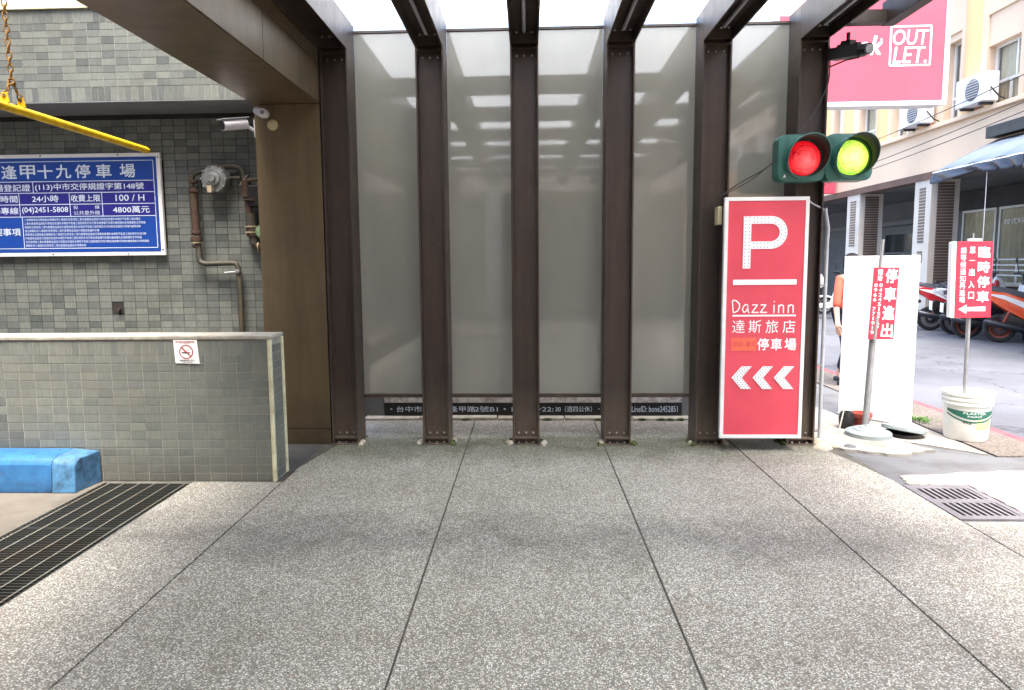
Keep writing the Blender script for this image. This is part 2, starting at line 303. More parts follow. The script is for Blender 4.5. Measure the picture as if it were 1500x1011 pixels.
# ------------------------------------------------------------------ geometry helpers
class G:
    def __init__(s): s.bm = bmesh.new()
    def box(s, x0, x1, y0, y1, z0, z1, bev=0, mat=None):
        x0, x1 = sorted((x0, x1)); y0, y1 = sorted((y0, y1)); z0, z1 = sorted((z0, z1))
        vs = [s.bm.verts.new((x, y, z)) for x in (x0, x1) for y in (y0, y1) for z in (z0, z1)]
        fs = [s.bm.faces.new([vs[i] for i in q]) for q in ((0, 1, 3, 2), (4, 6, 7, 5), (0, 4, 5, 1), (2, 3, 7, 6), (0, 2, 6, 4), (1, 5, 7, 3))]
        if bev:
            es = list({e for f in fs for e in f.edges})
            bmesh.ops.bevel(s.bm, geom=es, offset=bev, segments=2, affect='EDGES', profile=.5)
        elif mat is not None:
            bmesh.ops.transform(s.bm, matrix=mat, verts=vs)
        return s
    def obox(s, c, size, mat):
        n0 = len(s.bm.verts); s.box(-size[0]/2, size[0]/2, -size[1]/2, size[1]/2, -size[2]/2, size[2]/2)
        s.bm.verts.ensure_lookup_table(); vs = s.bm.verts[n0:]
        bmesh.ops.transform(s.bm, matrix=Matrix.Translation(c) @ mat.to_4x4(), verts=vs); return s
    def tube(s, pts, r, seg=10, cap=True):
        pts = [Vector(p) for p in pts]; rs = r if isinstance(r, (list, tuple)) else [r]*len(pts)
        rings = []; up = None
        for i, p in enumerate(pts):
            d = (pts[min(i+1, len(pts)-1)]-pts[max(i-1, 0)])
            if d.length < 1e-9: d = Vector((0, 0, 1))
            d.normalize()
            if up is None:
                up = Vector((0, 0, 1)) if abs(d.z) < .9 else Vector((1, 0, 0))
            a = d.cross(up)
            if a.length < 1e-4: a = d.cross(Vector((0, 1, 0)))
            a.normalize(); bb = a.cross(d).normalized(); up = bb
            rings.append([s.bm.verts.new(p+(a*math.cos(2*math.pi*k/seg)+bb*math.sin(2*math.pi*k/seg))*rs[i]) for k in range(seg)])
        for a, b_ in zip(rings, rings[1:]):
            for k in range(seg): s.bm.faces.new((a[k], a[(k+1) % seg], b_[(k+1) % seg], b_[k]))
        if cap: s.bm.faces.new(rings[0][::-1]); s.bm.faces.new(rings[-1])
        return s
    def lathe(s, prof, c=(0, 0, 0), axis='Z', seg=24):
        """prof: (radius, height) pairs along the axis"""
        rings = []
        for r, h in prof:
            ring = []
            for k in range(seg):
                a = 2*math.pi*k/seg; u, v_ = r*math.cos(a), r*math.sin(a)
                p = {'Z': (u, v_, h), 'Y': (u, h, v_), 'X': (h, u, v_)}[axis]
                ring.append(s.bm.verts.new(Vector(c)+Vector(p)))
            rings.append(ring)
        for a, b_ in zip(rings, rings[1:]):
            for k in range(seg): s.bm.faces.new((a[k], a[(k+1) % seg], b_[(k+1) % seg], b_[k]))
        if prof[0][0] > 1e-5: s.bm.faces.new(rings[0][::-1])
        if prof[-1][0] > 1e-5: s.bm.faces.new(rings[-1])
        return s
    def prism(s, poly, d0, d1, axis='Y', bev=0):
        """poly in the plane across the axis (XZ for Y, YZ for X, XY for Z)"""
        f = {'Y': lambda u, v_, d: (u, d, v_), 'X': lambda u, v_, d: (d, u, v_), 'Z': lambda u, v_, d: (u, v_, d)}[axis]
        a = [s.bm.verts.new(f(u, v_, d0)) for u, v_ in poly]; b_ = [s.bm.verts.new(f(u, v_, d1)) for u, v_ in poly]
        fs = [s.bm.faces.new(a), s.bm.faces.new(b_[::-1])]; k = len(a)
        for i in range(k): fs.append(s.bm.faces.new((a[i], b_[i], b_[(i+1) % k], a[(i+1) % k])))
        if bev: bmesh.ops.bevel(s.bm, geom=list({e for q in fs for e in q.edges}), offset=bev, segments=2, affect='EDGES', profile=.5)
        return s
    def mesh(s, smooth=False):
        bmesh.ops.recalc_face_normals(s.bm, faces=s.bm.faces)
        me = bpy.data.meshes.new('mesh'); s.bm.to_mesh(me); s.bm.free()
        if smooth: me.shade_smooth(); 
        return me
    def go(s, name, mat, parent=None, smooth=False, **kw):
        me = s.mesh(smooth); me.name = name
        if smooth:
            try: me.set_sharp_from_angle(angle=R(38))
            except Exception: pass
        return link(name, me, mat, parent, **kw)
def link(name, me, mat, parent=None, **kw):
    o = bpy.data.objects.new(name, me); COL.objects.link(o)
    if mat is not None and not me.materials: me.materials.append(M[mat] if isinstance(mat, str) else mat)
    if parent: o.parent = parent; o.matrix_parent_inverse = parent_inv(parent)
    for k, v_ in kw.items(): o[k] = v_
    return o
def parent_inv(p):
    m = Matrix.LocRotScale(p.location, p.rotation_euler, p.scale)
    if p.parent: m = parent_inv_m(p.parent) @ p.matrix_parent_inverse @ m
    return m.inverted()
def parent_inv_m(p):
    m = Matrix.LocRotScale(p.location, p.rotation_euler, p.scale)
    if p.parent: m = parent_inv_m(p.parent) @ p.matrix_parent_inverse @ m
    return m
def thing(name, label, cat, loc=(0, 0, 0), group=None, kind=None):
    o = bpy.data.objects.new(name, None); COL.objects.link(o); o.location = loc
    o.empty_display_size = .2
    if label: o['label'] = label; o['category'] = cat
    if group: o['group'] = group
    if kind: o['kind'] = kind
    return o
def tag(o, label, cat, group=None):
    o['label'] = label; o['category'] = cat
    if group: o['group'] = group
    return o
def clone(o, parent=None):
    c = o.copy(); COL.objects.link(c); c.parent = parent
    if parent: c.matrix_parent_inverse = o.matrix_parent_inverse.copy()
    for ch in [x for x in COL.objects if x.parent == o]: clone(ch, c)
    return c
# text: glyphs as thin meshes fitted to a box given by corner O and edge vectors U (right) and T (up)
_txt = {}
def glyphs(s, bold=0.0, shear=0.0, res=3):
    key = (s, bold, shear, res)
    if key not in _txt:
        cu = bpy.data.curves.new('t', 'FONT'); cu.body = s; cu.resolution_u = res; cu.fill_mode = 'FRONT'; cu.offset = bold; cu.shear = shear
        cu.align_x = 'CENTER'; cu.space_line = .98
        o = bpy.data.objects.new('t', cu); COL.objects.link(o)
        dg = bpy.context.evaluated_depsgraph_get(); dg.update()
        me = bpy.data.meshes.new_from_object(o.evaluated_get(dg)); vs = [v_.co.copy() for v_ in me.vertices]; fs = [tuple(p.vertices) for p in me.polygons]
        bpy.data.objects.remove(o); bpy.data.curves.remove(cu); bpy.data.meshes.remove(me)
        x0 = min(v_.x for v_ in vs); x1 = max(v_.x for v_ in vs); y0 = min(v_.y for v_ in vs); y1 = max(v_.y for v_ in vs)
        _txt[key] = ([((v_.x-x0)/(x1-x0 or 1), (v_.y-y0)/(y1-y0 or 1)) for v_ in vs], fs, (x1-x0)/(y1-y0 or 1))
    return _txt[key]
def fatten(vs, fs, f, bold, u_len, t_len, nrm):
    # heavier strokes: the glyph sheet repeated a hair apart and a hair proud of the one below
    em = t_len; n_ = len(vs); V_ = []; F_ = []
    d = max(0, bold)*em*.9
    offs = [(0, 0)] if d <= 0 else [(0, 0), (d, d), (-d, d), (d, -d), (-d, -d)]
    for k, (du, dt) in enumerate(offs):
        for a, b_ in vs: V_.append(f(a+du/max(u_len, 1e-6), b_+dt/max(t_len, 1e-6))+nrm*(.00018*k))
        F_ += [tuple(i+n_*k for i in q) for q in fs]
    return V_, F_
def text(name, s, O, U, T, mat, parent, bold=0.0, shear=0.0, keep=False, res=3, **kw):
    vs, fs, asp = glyphs(s, 0.0, shear, res); O = Vector(O); U = Vector(U); T = Vector(T)
    V_, F_ = fatten(vs, fs, lambda a, b_: O+U*a+T*b_, bold, U.length, T.length, U.cross(T).normalized())
    me = bpy.data.meshes.new(name); me.from_pydata(V_, [], F_); me.update()
    return link(name, me, mat, parent, **kw)
def sheet(name, pts, mat, parent, **kw):
    me = bpy.data.meshes.new(name); me.from_pydata(pts, [], [tuple(range(len(pts)))]); me.update()
    return link(name, me, mat, parent, **kw)
def stroke(bm_g, a, b, w, Y):   # flat strip in an XZ plane
    a = Vector(a); b = Vector(b); d = (b-a).normalized(); nn = Vector((-d.y, d.x))*w/2
    vs = [bm_g.bm.verts.new((p.x, Y, p.y)) for p in (a-nn, b-nn, b+nn, a+nn)]; bm_g.bm.faces.new(vs)

# ================================================================== SETTING: ground
sheet('ground', [(-400, -300, -.5), (400, -300, -.5), (400, 500, -.5), (-400, 500, -.5)], 'rubber', None, kind='structure')
pav = thing('sidewalk', None, None, kind='structure')
G().box(-2.34, 2.5, -6, 6.6, -.3, -.006).go('bedding', 'joint', pav)
js = [-2.355, -1.72, -.515, .621, 1.685, 2.5]
for a, b_ in zip(js, js[1:]):
    y1 = 4.42 if a < -2 else 6.33
    y0 = -6
    x0 = a+(.0055 if a > -2.3 else 0); x1 = b_-.0055
    if a == 1.685:
        G().prism([(x0, y0), (x1, y0), (x1, 4.5), (2.42, 5.02), (2.34, 5.33), (2.3, 6.33), (x0, 6.33)], -.3, 0, 'Z').go('paving_slab', 'agg', pav)
    elif -2 < a < -1.6:
        G().prism([(x0, y0), (x1, y0), (x1, 6.33), (-1.58, 6.33), (-1.6, 5.42), (-1.725, 4.7), (x0, 4.66)], -.3, 0, 'Z').go('paving_slab', 'agg', pav)
    else: G().box(x0, x1, y0, y1, -.3, 0).go('paving_slab', 'agg', pav)
G().box(2.506, 3.6, -6, 3.78, -.3, -.001).go('paving_slab', 'agg', pav)
G().box(3.61, 7.2, -6, 3.78, -.3, -.001).go('paving_slab', 'agg', pav)
# pale concrete patch round the drain
def ragged(pts, amp, sub=10, seed=1):
    rr = random.Random(seed); out = []
    for i, p in enumerate(pts):
        q = pts[(i+1) % len(pts)]
        for k in range(sub):
            t_ = k/sub; a_ = amp if k else 0
            out.append((p[0]+(q[0]-p[0])*t_+rr.uniform(-a_, a_), p[1]+(q[1]-p[1])*t_+rr.uniform(-a_, a_)))
    return out
cp = thing('concrete_apron', None, None, kind='structure')
G().prism([(2.51, 3.79), (7.2, 3.79), (7.2, 5.1), (3.55, 5.1), (3.55, 9.0), (2.31, 9), (2.31, 5.34), (2.43, 5.03), (2.51, 4.5)], -.3, -.012, 'Z')
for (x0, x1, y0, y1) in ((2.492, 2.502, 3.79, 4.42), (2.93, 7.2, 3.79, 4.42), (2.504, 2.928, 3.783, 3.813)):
    G().box(x0, x1, y0, y1, -.3, -.012).go('concrete_bed', 'concrete_shade_grey', cp)
G().prism([(2.506, 4.42), (7.2, 4.42), (7.2, 5.1), (3.59, 5.1), (3.59, 9.0), (2.31, 9), (2.31, 5.34), (2.43, 5.03), (2.506, 4.5)], -.3, -.012, 'Z').go('shade_grey_concrete', 'concrete_shade_grey', cp)  # grey of this concrete stands in for a shaded strip beyond the pale patch
G().prism(ragged([(2.945, 3.80), (7.15, 3.80), (7.15, 4.86), (3.35, 4.74), (2.6, 4.62), (2.56, 4.44), (2.945, 4.43)], .012, 12, 3), -.011, -.004, 'Z').go('pale_patch', 'concrete_white', cp)
G().prism(ragged([(2.36, 5.30), (2.85, 5.10), (3.2, 5.22), (3.1, 5.45), (2.7, 8.9), (2.33, 8.9)], .02, 9, 5), -.011, .012, 'Z').go('pale_strip', 'concrete_white', cp)
G().prism(ragged([(3.12, 5.55), (3.56, 5.14), (3.57, 6.6), (3.05, 6.6)], .012, 9, 6), -.011, -.003, 'Z').go('pale_strip', 'concrete_white', cp)
for (x, y, h, r_) in ((2.42, 5.42, .06, .09), (2.50, 5.36, .035, .07), (2.36, 5.30, .045, .07), (2.58, 5.32, .03, .06), (2.46, 5.6, .08, .12), (2.40, 5.85, .08, .13)):
    g = G(); bmesh.ops.create_icosphere(g.bm, subdivisions=2, radius=1)
    rr = random.Random(int(x*1000))
    for v_ in g.bm.verts: v_.co = Vector((x+v_.co.x*r_*rr.uniform(.8, 1.2), y+v_.co.y*r_*rr.uniform(.8, 1.2), v_.co.z*h*rr.uniform(.7, 1.1)))
    g.go('concrete_lump', 'mortar' if h > .03 else 'concrete_shade_grey', cp, True)
da = thing('kerb_paving', None, None, kind='structure')
G().box(3.6, 4.08, 5.11, 40, -.3, -.002).go('aggregate_strip', 'agg_dark', da)
G().box(4.08, 7.2, 5.11, 5.4, -.3, -.004).go('aggregate_strip', 'agg_dark', da)
G().box(4.085, 80, 5.41, 120, -.3, -.02).go('road', 'asphalt', None, kind='structure')
G().box(7.21, 80, -60, 5.4, -.3, -.02).go('road', 'asphalt', None, kind='structure')
G().box(-80, 7.2, -60, -6.01, -.3, -.02).go('road', 'asphalt', None, kind='structure')
G().box(-80, 4.08, 9.01, 120, -.3, -.02).go('road', 'asphalt', None, kind='structure')
G().box(4.10, 4.2, 5.42, 60, -.019, -.014).go('red_line', 'red_line', None, kind='structure')
# driveway on the left
G().box(-9, -2.985, -6, 4.42, -.3, -.002).go('driveway', 'ramp', None, kind='structure')
G().box(-9, -1.732, 4.67, 5.86, -.3, -.004).go('ramp_floor', 'rubber', None, kind='structure')
G().box(-2.2, -1.61, 5.42, 6.3, -.3, -.005).go('ramp_floor', 'rubber', None, kind='structure')

# trench grating
gr = tag(thing('trench_grating', None, None, (-2.67, 1.5, 0)), 'dark steel trench grating of thin cross bars beside the aggregate paving on the left', 'grating')
bar = G().box(-2.975, -2.36, -.003, .003, -.032, -.004).mesh(); bar.materials.append(M['grate'])
yy = -.6
while yy < 4.4:
    o = link('grate_bar', bar, None, gr); o.location = (2.67, yy-1.5, 0); o.matrix_parent_inverse = Matrix.Identity(4); yy += .0295
for i in range(6):
    x = -2.93+i*.108; y = -.6; pts = []
    g = G()
    k = 0
    while y < 4.4:
        pts.append((x+(.0022 if k % 2 else -.0022), y, -.001+(.0015 if k % 2 else 0))); y += .0148; k += 1
    g.tube(pts, .0042, 4).go('grate_rod', 'grate_rod', gr)
for x in (-2.978, -2.357):
    G().box(x-.005, x+.004, -.62, 4.41, -.05, 0).go('grate_edge', 'grate_rod' if x < -2.9 else 'grate', gr)
for y in (.6, 1.6, 2.6, 3.6): G().box(-2.974, -2.362, y-.007, y+.001, -.034, -.001).go('grate_edge', 'grate', gr)

# drain cover
dc = thing('drain_cover', 'grey slotted drain cover with two rows of slots set in pale concrete', 'drain cover', (2.75, 4.1, 0))
X0, X1 = 2.505, 2.925
G().box(X0, X0+.03, 3.815, 4.415, -.04, .001).go('cover_frame', 'drain', dc); G().box(X1-.035, X1, 3.815, 4.415, -.04, .001).go('cover_frame', 'drain', dc)
for y0, y1 in ((3.815, 3.87), (4.085, 4.15), (4.345, 4.415)): G().box(X0+.0302, X1-.0352, y0, y1, -.04, .001).go('cover_frame', 'drain', dc)
for (a, b_) in ((3.8705, 4.0845), (4.1505, 4.3445)):
    for i in range(9):
        x = X0+.031+i*.0408; G().box(x, x+.0185, a, b_, -.02, .001).go('cover_bar', 'drain', dc)
G().box(2.49, 3.01, 3.77, 4.45, -.32, -.3).go('pit_floor', 'dark', dc)

# ================================================================== tiled walls (left)
def tile_mesh(w, h, d=.003, c=.0012):
    b = bmesh.new()
    o = [b.verts.new((x, 0, z)) for x, z in ((0, 0), (w, 0), (w, h), (0, h))]
    m1 = [b.verts.new((x, -d+c, z)) for x, z in ((0, 0), (w, 0), (w, h), (0, h))]
    m2 = [b.verts.new((x, -d, z)) for x, z in ((c, c), (w-c, c), (w-c, h-c), (c, h-c))]
    for A, B in ((o, m1), (m1, m2)):
        for i in range(4): b.faces.new((A[i], A[(i+1) % 4], B[(i+1) % 4], B[i]))
    b.faces.new(m2); bmesh.ops.recalc_face_normals(b, faces=b.faces)
    me = bpy.data.meshes.new('tile'); b.to_mesh(me); b.free(); return me
def tiling(parent, spots, mat, mat_s, cam_first=True, limit=295):
    """spots: (x, y, z, w, h, rot) front-facing tiles; nearest to the camera axis become parts, rest one mesh"""
    spots = sorted(spots, key=lambda s: abs(s[0]+2.6)+abs(s[2]-1.7)*.6)
    cache = {}; rest = bmesh.new()
    for i, (x, y, z, w, h, rz) in enumerate(spots):
        k = (round(w, 4), round(h, 4))
        if k not in cache: cache[k] = tile_mesh(w, h); cache[k].materials.append(M[mat])
        jit = random.uniform(-.0003, .0003)
        mt = Matrix.Translation((x, y+jit if rz == 0 else y, z)) @ Matrix.Rotation(rz, 4, 'Z') @ Matrix.Rotation(random.uniform(-.003, .003), 4, 'Y')
        if i < limit:
            o = bpy.data.objects.new('tile', cache[k]); COL.objects.link(o); o.parent = parent; o.matrix_parent_inverse = Matrix.Translation(parent.location).inverted(); o.matrix_local = mt
            o.matrix_parent_inverse = Matrix.Identity(4); o.matrix_basis = Matrix.Translation(-Vector(parent.location)) @ mt
        else:
            t = cache[k].copy(); t.transform(mt); rest.from_mesh(t); bpy.data.meshes.remove(t)
    if len(rest.verts):
        me = bpy.data.meshes.new('tiling'); rest.to_mesh(me)
        link('tiling', me, mat_s, parent, kind='stuff')
    rest.free()
TW, TH = .1105, .0595
def grid(xr, z0, z1, y, tw=TW, th=TH, gap=.0034, skip=None):
    out = []; z = z0; 
    while z+th <= z1+1e-4:
        x = xr-tw
        while x > -5.3:
            if not (skip and skip(x+tw/2, z+th/2)): out.append((x+gap/2, y, z+gap/2, tw-gap, th-gap, 0))
            x -= tw
        z += th
    return out
# back wall
bw = thing('tiled_back_wall', 'tall wall of small grey green tiles with dark joints carrying the blue notice board', 'wall', (-3.5, 5.85, 0))
G().box(-5.6, -2.1, 5.857, 6.1, -.3, 3.5).go('wall', 'grout_dark', bw)
hole = lambda x, z: -4.75 < x < -3.26 and 1.66 < z < 2.42 or (abs(x+3.70) < .035 and abs(z-1.12) < .05)
tiling(bw, grid(-2.12, .12, 2.84, 5.8565, skip=hole), 'tile', 'tile_s')
G().box(-3.73, -3.665, 5.85, 5.856, 1.085, 1.16).go('broken_recess', 'dark', bw)
G().lathe([(.0, -.03), (.014, -.03), (.014, 0)], (-3.70, 5.85, 1.125), 'Y', 10).go('pipe_stub', 'rust', bw)
# fascia over the ramp
fa = thing('tiled_fascia', 'grey tiled fascia band with upright edge tiles above the ramp entrance', 'wall', (-3.5, 5.4, 2.84))
G().box(-5.6, -2.21, 5.407, 5.856, 2.845, 3.57).go('wall', 'grout_mid', fa)
G().box(-5.6, -2.21, 5.40, 5.855, 2.838, 2.8445).go('soffit', 'soffit', fa)
G().box(-5.6, -2.21, 5.385, 5.87, 3.571, 3.625).go('cap', 'cream_trim', fa)
sp = []; x = -2.215-.055
while x > -5.3:
    sp.append((x+.002, 5.4065, 2.848, .0515, .108, 0)); sp.append((x+.002, 5.4065, 3.462, .0515, .106, 0)); x -= .0552
sp += grid(-2.215, 2.958, 3.461, 5.4065, TW, .0558)
tiling(fa, sp, 'tile', 'tile_s')
# low wall
lw = thing('low_tiled_wall', 'waist high grey tiled parapet wall with a cream edged end', 'wall', (-2.8, 4.54, 0))
G().box(-5.6, -1.775, 4.432, 4.665, -.3, 1.0).go('wall', 'grout_pale', lw)
G().box(-5.6, -1.765, 4.42, 4.675, 1.001, 1.028, .006).go('coping', 'cement', lw)
sp = []; x = -1.79-.055
while x > -5.3:
    sp.append((x+.002, 4.4318, .896, .0515, .1, 0)); x -= .0552
sp += grid(-1.79, .0, .897, 4.4318, TW, TH+.0002, .0048)
z = .01
while z < .95:
    sp.append((-1.7745, 4.462, z, .17, TH-.004, math.pi/2)); z += TH
tiling(lw, sp, 'tile_low', 'tile_s')
for y in (4.425, 4.645):
    G().box(-1.789, -1.765, y, y+.03, .0, .999, .003).go('edge_trim', 'cream_trim', lw)
# unseen side wall, added to block light at the far left of the ramp
G().box(-9, -5.61, 4.3, 6.1, -.3, 3.6).go('side_wall', 'tile_s', thing('ramp_light_block_wall', 'unseen grey wall added far left of the ramp to block light', 'wall', (-7, 5, 0)))

lb = thing('unseen_shade_building', 'unseen tall grey building added left of the driveway to shade that side', 'building', (-8, 0, 0))  # out of view, added to cut sun and sky over the left side
G().box(-14, -5.9, -14, 4.2, 0, 12.5).go('wall', 'arcade', lb)
for j in range(2):
    for k in range(5): G().box(-5.9, -5.87, -12.5+k*3.3, -11+k*3.3, 2.2+j*3.2, 3.8+j*3.2).go('window', 'win', lb)
# bronze clad column and beam
bc = thing('bronze_column', 'bronze metal clad column standing between the tiled wall and steel posts', 'column', (-1.93, 5.5, 0))
G().box(-2.19, -1.672, 5.406, 5.846, 0.0, 2.79).go('core', 'dark', bc)
G().box(-2.2, -1.668, 5.40, 5.409, .135, 2.795, .0015).go('panel', 'bronze', bc)
G().box(-2.2, -1.668, 5.40, 5.409, .0, .128, .0015).go('panel', 'bronze', bc)
G().box(-2.2, -2.192, 5.41, 5.849, 0, 2.795, .0015).go('panel', 'bronze', bc)
bb = thing('bronze_beam', 'deep bronze metal clad beam running overhead from the column', 'beam', (-1.93, 1.5, 2.8))
G().box(-2.185, -1.675, -5, 5.84, 2.812, 3.46).go('core', 'dark', bb)
ys = [5.395, 4.28, 3.1, 1.9, .7, -.5, -1.7, -2.9, -4.1]
for a, b_ in zip(ys, ys[1:]):
    for z0, z1 in ((2.80, 3.105), (3.111, 3.46)): G().box(-1.676, -1.667, b_+.004, a-.002, z0, z1, .0015).go('side_panel', 'bronze', bb)
    G().box(-2.194, -1.678, b_+.004, a-.002, 2.797, 2.806, .0015).go('soffit_panel', 'bronze', bb)
    G().box(-2.2, -2.1945, b_+.004, a-.002, 2.8, 3.46).go('side_panel', 'bronze', bb)
G().box(-2.2, -1.668, 5.3965, 5.406, 2.8, 3.46).go('end_panel', 'bronze', bb)

# ================================================================== steel frames and canopy
PX = [-1.545, -.775, -.022, .735, 1.485, 2.228]
HW = .112; ZB, ZT = 3.215, 3.465
bolt_me = G().lathe([(.0095, 0), (.0095, -.007), (.005, -.012)], (0, 0, 0), 'Y', 6).mesh(); bolt_me.materials.append(M['bolt'])
boltz_me = G().lathe([(.0095, 0), (.0095, .007), (.005, .013)], (0, 0, 0), 'Z', 6).mesh(); boltz_me.materials.append(M['bolt'])
names = ['against the bronze column', 'second from the bronze column', 'third from the bronze column', 'fourth from the bronze column', 'whose front edge meets the left side of the parking sign', 'behind the traffic signal and right side of the parking sign']
for i, x in enumerate(PX):
    p = thing('steel_post', 'dark brown steel H post '+names[i], 'post', (x, 5.525, 0), 'brown steel posts in front of the glass screen')
    def put(me, nm, loc):
        o = bpy.data.objects.new(nm, me); COL.objects.link(o); o.parent = p; o.location = Vector(loc)-p.location; return o
    for s_ in (-1, 1):
        G().box(x+s_*HW-s_*.014, x+s_*HW, 5.40, 5.65, .006, ZT, .002).go('flange', 'steel', p)
    G().box(x-HW+.0142, x+HW-.0142, 5.455, 5.47, .006, ZT-.002).go('web', 'steel', p)
    G().box(x-HW-.012, x+HW+.012, 5.375, 5.67, -.004, .006).go('base_plate', 'steel', p)
    G().box(x-HW+.0142, x+HW-.0142, 5.40, 5.454, .045, .057).go('stiffener', 'steel', p)
    G().box(x-HW+.0142, x+HW-.0142, 5.40, 5.454, ZB-.03, ZB-.018).go('stiffener', 'steel', p)
    for dx in (-.06, 0, .06):
        put(bolt_me, 'bolt', (x+dx, 5.455, .085)); put(bolt_me, 'bolt', (x+dx, 5.455, ZB-.07)); put(boltz_me, 'bolt', (x+dx, 5.425, .006))
    for s_ in (-1, 1):
        if i == 0 and s_ < 0: continue
        for q in range(3):
            g = G(); bmesh.ops.create_icosphere(g.bm, subdivisions=2, radius=1); rr = random.Random(i*31+s_*7+q)
            cx_ = x+s_*(HW+.025+rr.uniform(-.01, .015)); cy_ = 5.39+q*.05+rr.uniform(-.02, .02)
            for v_ in g.bm.verts: v_.co = Vector((cx_+v_.co.x*.026*rr.uniform(.7, 1.2), cy_+v_.co.y*.032*rr.uniform(.7, 1.2), v_.co.z*.034*rr.uniform(.5, 1.1)))
            g.go('mortar_lump', 'mortar' if rr.random() < .6 else 'moss', p, True)
YB = -4.0
for i, x in enumerate(PX):
    p = thing('roof_beam', 'dark brown steel canopy beam '+['on the leftmost post beside the bronze beam', 'on the second post from the left', 'above the third post from the left', 'above the fourth post from the left', 'above the fifth post from the left', 'on the right post above the traffic signal'][i], 'beam', (x, 0, ZB), 'steel beams of the canopy')
    for s_ in (-1, 1): G().box(x+s_*HW-s_*.014, x+s_*HW, YB, 5.398, ZB, ZT, .002).go('flange', 'steel', p)
    G().box(x-HW+.0142, x+HW-.0142, YB, 5.453, ZB+.075, ZB+.09).go('web', 'steel', p)
    G().box(x-HW+.0142, x+HW-.0142, 5.37, 5.382, ZB+.002, ZB+.0745).go('end_plate', 'steel', p)
    for dx in (-.06, 0, .06):
        o = bpy.data.objects.new('bolt', boltz_me); COL.objects.link(o); o.parent = p; o.location = (dx, 5.33, .075); o.rotation_euler.x = math.pi
    if i > 0:
        tl = G().tube([(x, 5.24, ZB+.05), (x, 1.2, ZB+.05)], .0135, 10).tube([(x, .9, ZB+.05), (x, -3, ZB+.05)], .0135, 10).go('tube_light', 'tube', None, True)
        tag(tl, 'slim grey unlit tube light under the canopy beam '+['', 'second from the left', 'third from the left', 'fourth from the left', 'fifth from the left', 'above the traffic signal'][i], 'light', 'tube lights under the beams')
EX = 2.60
cr = thing('canopy_roof', 'frosted white canopy roof on steel purlins over the sidewalk', 'canopy', (.5, 1, ZT))
G().box(EX, EX+.09, YB, 5.16, ZB-.005, ZT-.09, .003).go('edge_channel', 'steel', cr)
py = [5.12, 4.0, 2.65, 1.3, -.05, -1.4, -2.75]
segs = [(-1.665, PX[0]-HW-.001)]+[(a+HW+.001, b_-HW-.001) for a, b_ in zip(PX, PX[1:])]+[(PX[-1]+HW+.001, EX-.001)]
for k, y in enumerate(py):
    for j, (a, b_) in enumerate(segs):
        if b_-a < .03: continue
        if k == 0:
            if j == len(segs)-1: G().box(a, b_, y-.04, y+.04, ZB, ZB+.09).go('purlin', 'steel', cr)
            continue
        G().box(a, b_, y-.11, y+.11, ZT-.15, ZT-.004).go('purlin', 'steel', cr)
for (a, b_) in segs[1:-1]+[(segs[-1][0], EX+.085)]:
    yy = [5.64 if a < 2 else 5.15, 4.0, 1.3, -1.4, YB]
    for y0, y1 in zip(yy[1:], yy):
        G().box(a, b_, y0+.003, y1-.003, ZT+.002, ZT+.012).go('roof_pane', 'canopy', cr)

# glass screen
for i in range(5):
    a, b_ = PX[i]+HW+.003, PX[i+1]-HW-.003
    g_ = thing('glass_panel', 'grey reflective glass panel '+['nearest the bronze column', 'second from the bronze column', 'in the middle of the screen', 'with warmer reflections left of the parking sign post', 'mirroring a cream building above the parking sign'][i], 'glass panel', ((a+b_)/2, 5.64, .36), 'glass screen panels between the posts')
    G().box(a, b_, 5.628, 5.640, .385, 3.40, .001).go('pane', 'glass', g_)
    G().box(a, b_, 5.612, 5.65, .355, .384).go('rail', 'steel', g_)
    G().box(a, b_, 5.612, 5.65, 3.401, 3.42).go('rail', 'steel', g_)

# neighbour wall behind, sill and banner
nw = thing('rendered_wall', 'low dark wall behind the glass screen with a pale sill along its foot', 'wall', (0, 6.5, 0))
G().box(-1.66, 2.3, 6.37, 6.6, 0, 3.45).go('wall', 'arcade', nw)
for a, b_ in zip((-1.6, -1.05, -.3, .35, 1.0, 1.62), (-1.06, -.31, .34, .99, 1.61, 2.28)):
    G().box(a, b_, 6.245, 6.37, -.01, .022+random.uniform(-.004, .006), .006).go('sill_stone', 'cement', nw)
for k in range(9):
    xx = random.choice((random.uniform(.6, 1.5), random.uniform(-1.4, 1.5)))
    g = G(); bmesh.ops.create_icosphere(g.bm, subdivisions=1, radius=1)
    for v_ in g.bm.verts: v_.co = Vector((xx+v_.co.x*random.uniform(.03, .07), 6.24+v_.co.y*.02, .012+v_.co.z*.016))
    g.go('moss_tuft', 'moss', nw, True)
bn = thing('banner', 'black banner strip with white address and telephone lettering behind the post feet', 'banner', (0, 6.3, .1))
G().box(-1.42, 1.48, 6.352, 6.358, .025, .15).go('black_strip', 'ink', bn)
G().box(-1.42, 1.48, 6.353, 6.359, .152, .75).go('picture_strip', 'patina', bn)
def z_row(px_, y_):
    return 0
for s_, x0, x1 in (('・台中市西屯區逢甲路', -1.36, -.52), ('12號B1・14:00～22:', -.56, .24), ('30（週四公休）・Tel: 04-2452', .26, 1.0), ('LineID: bone2452851', 1.0, 1.44)):
    text('lettering', s_, (x0, 6.349, .060), (x1-x0, 0, 0), (0, 0, .058), 'letter_blue', bn, .004)
G().prism([(1.30, .42), (1.46, .42), (1.46, .2)], 6.346, 6.351, 'Y').go('paper_flap', 'white', bn)

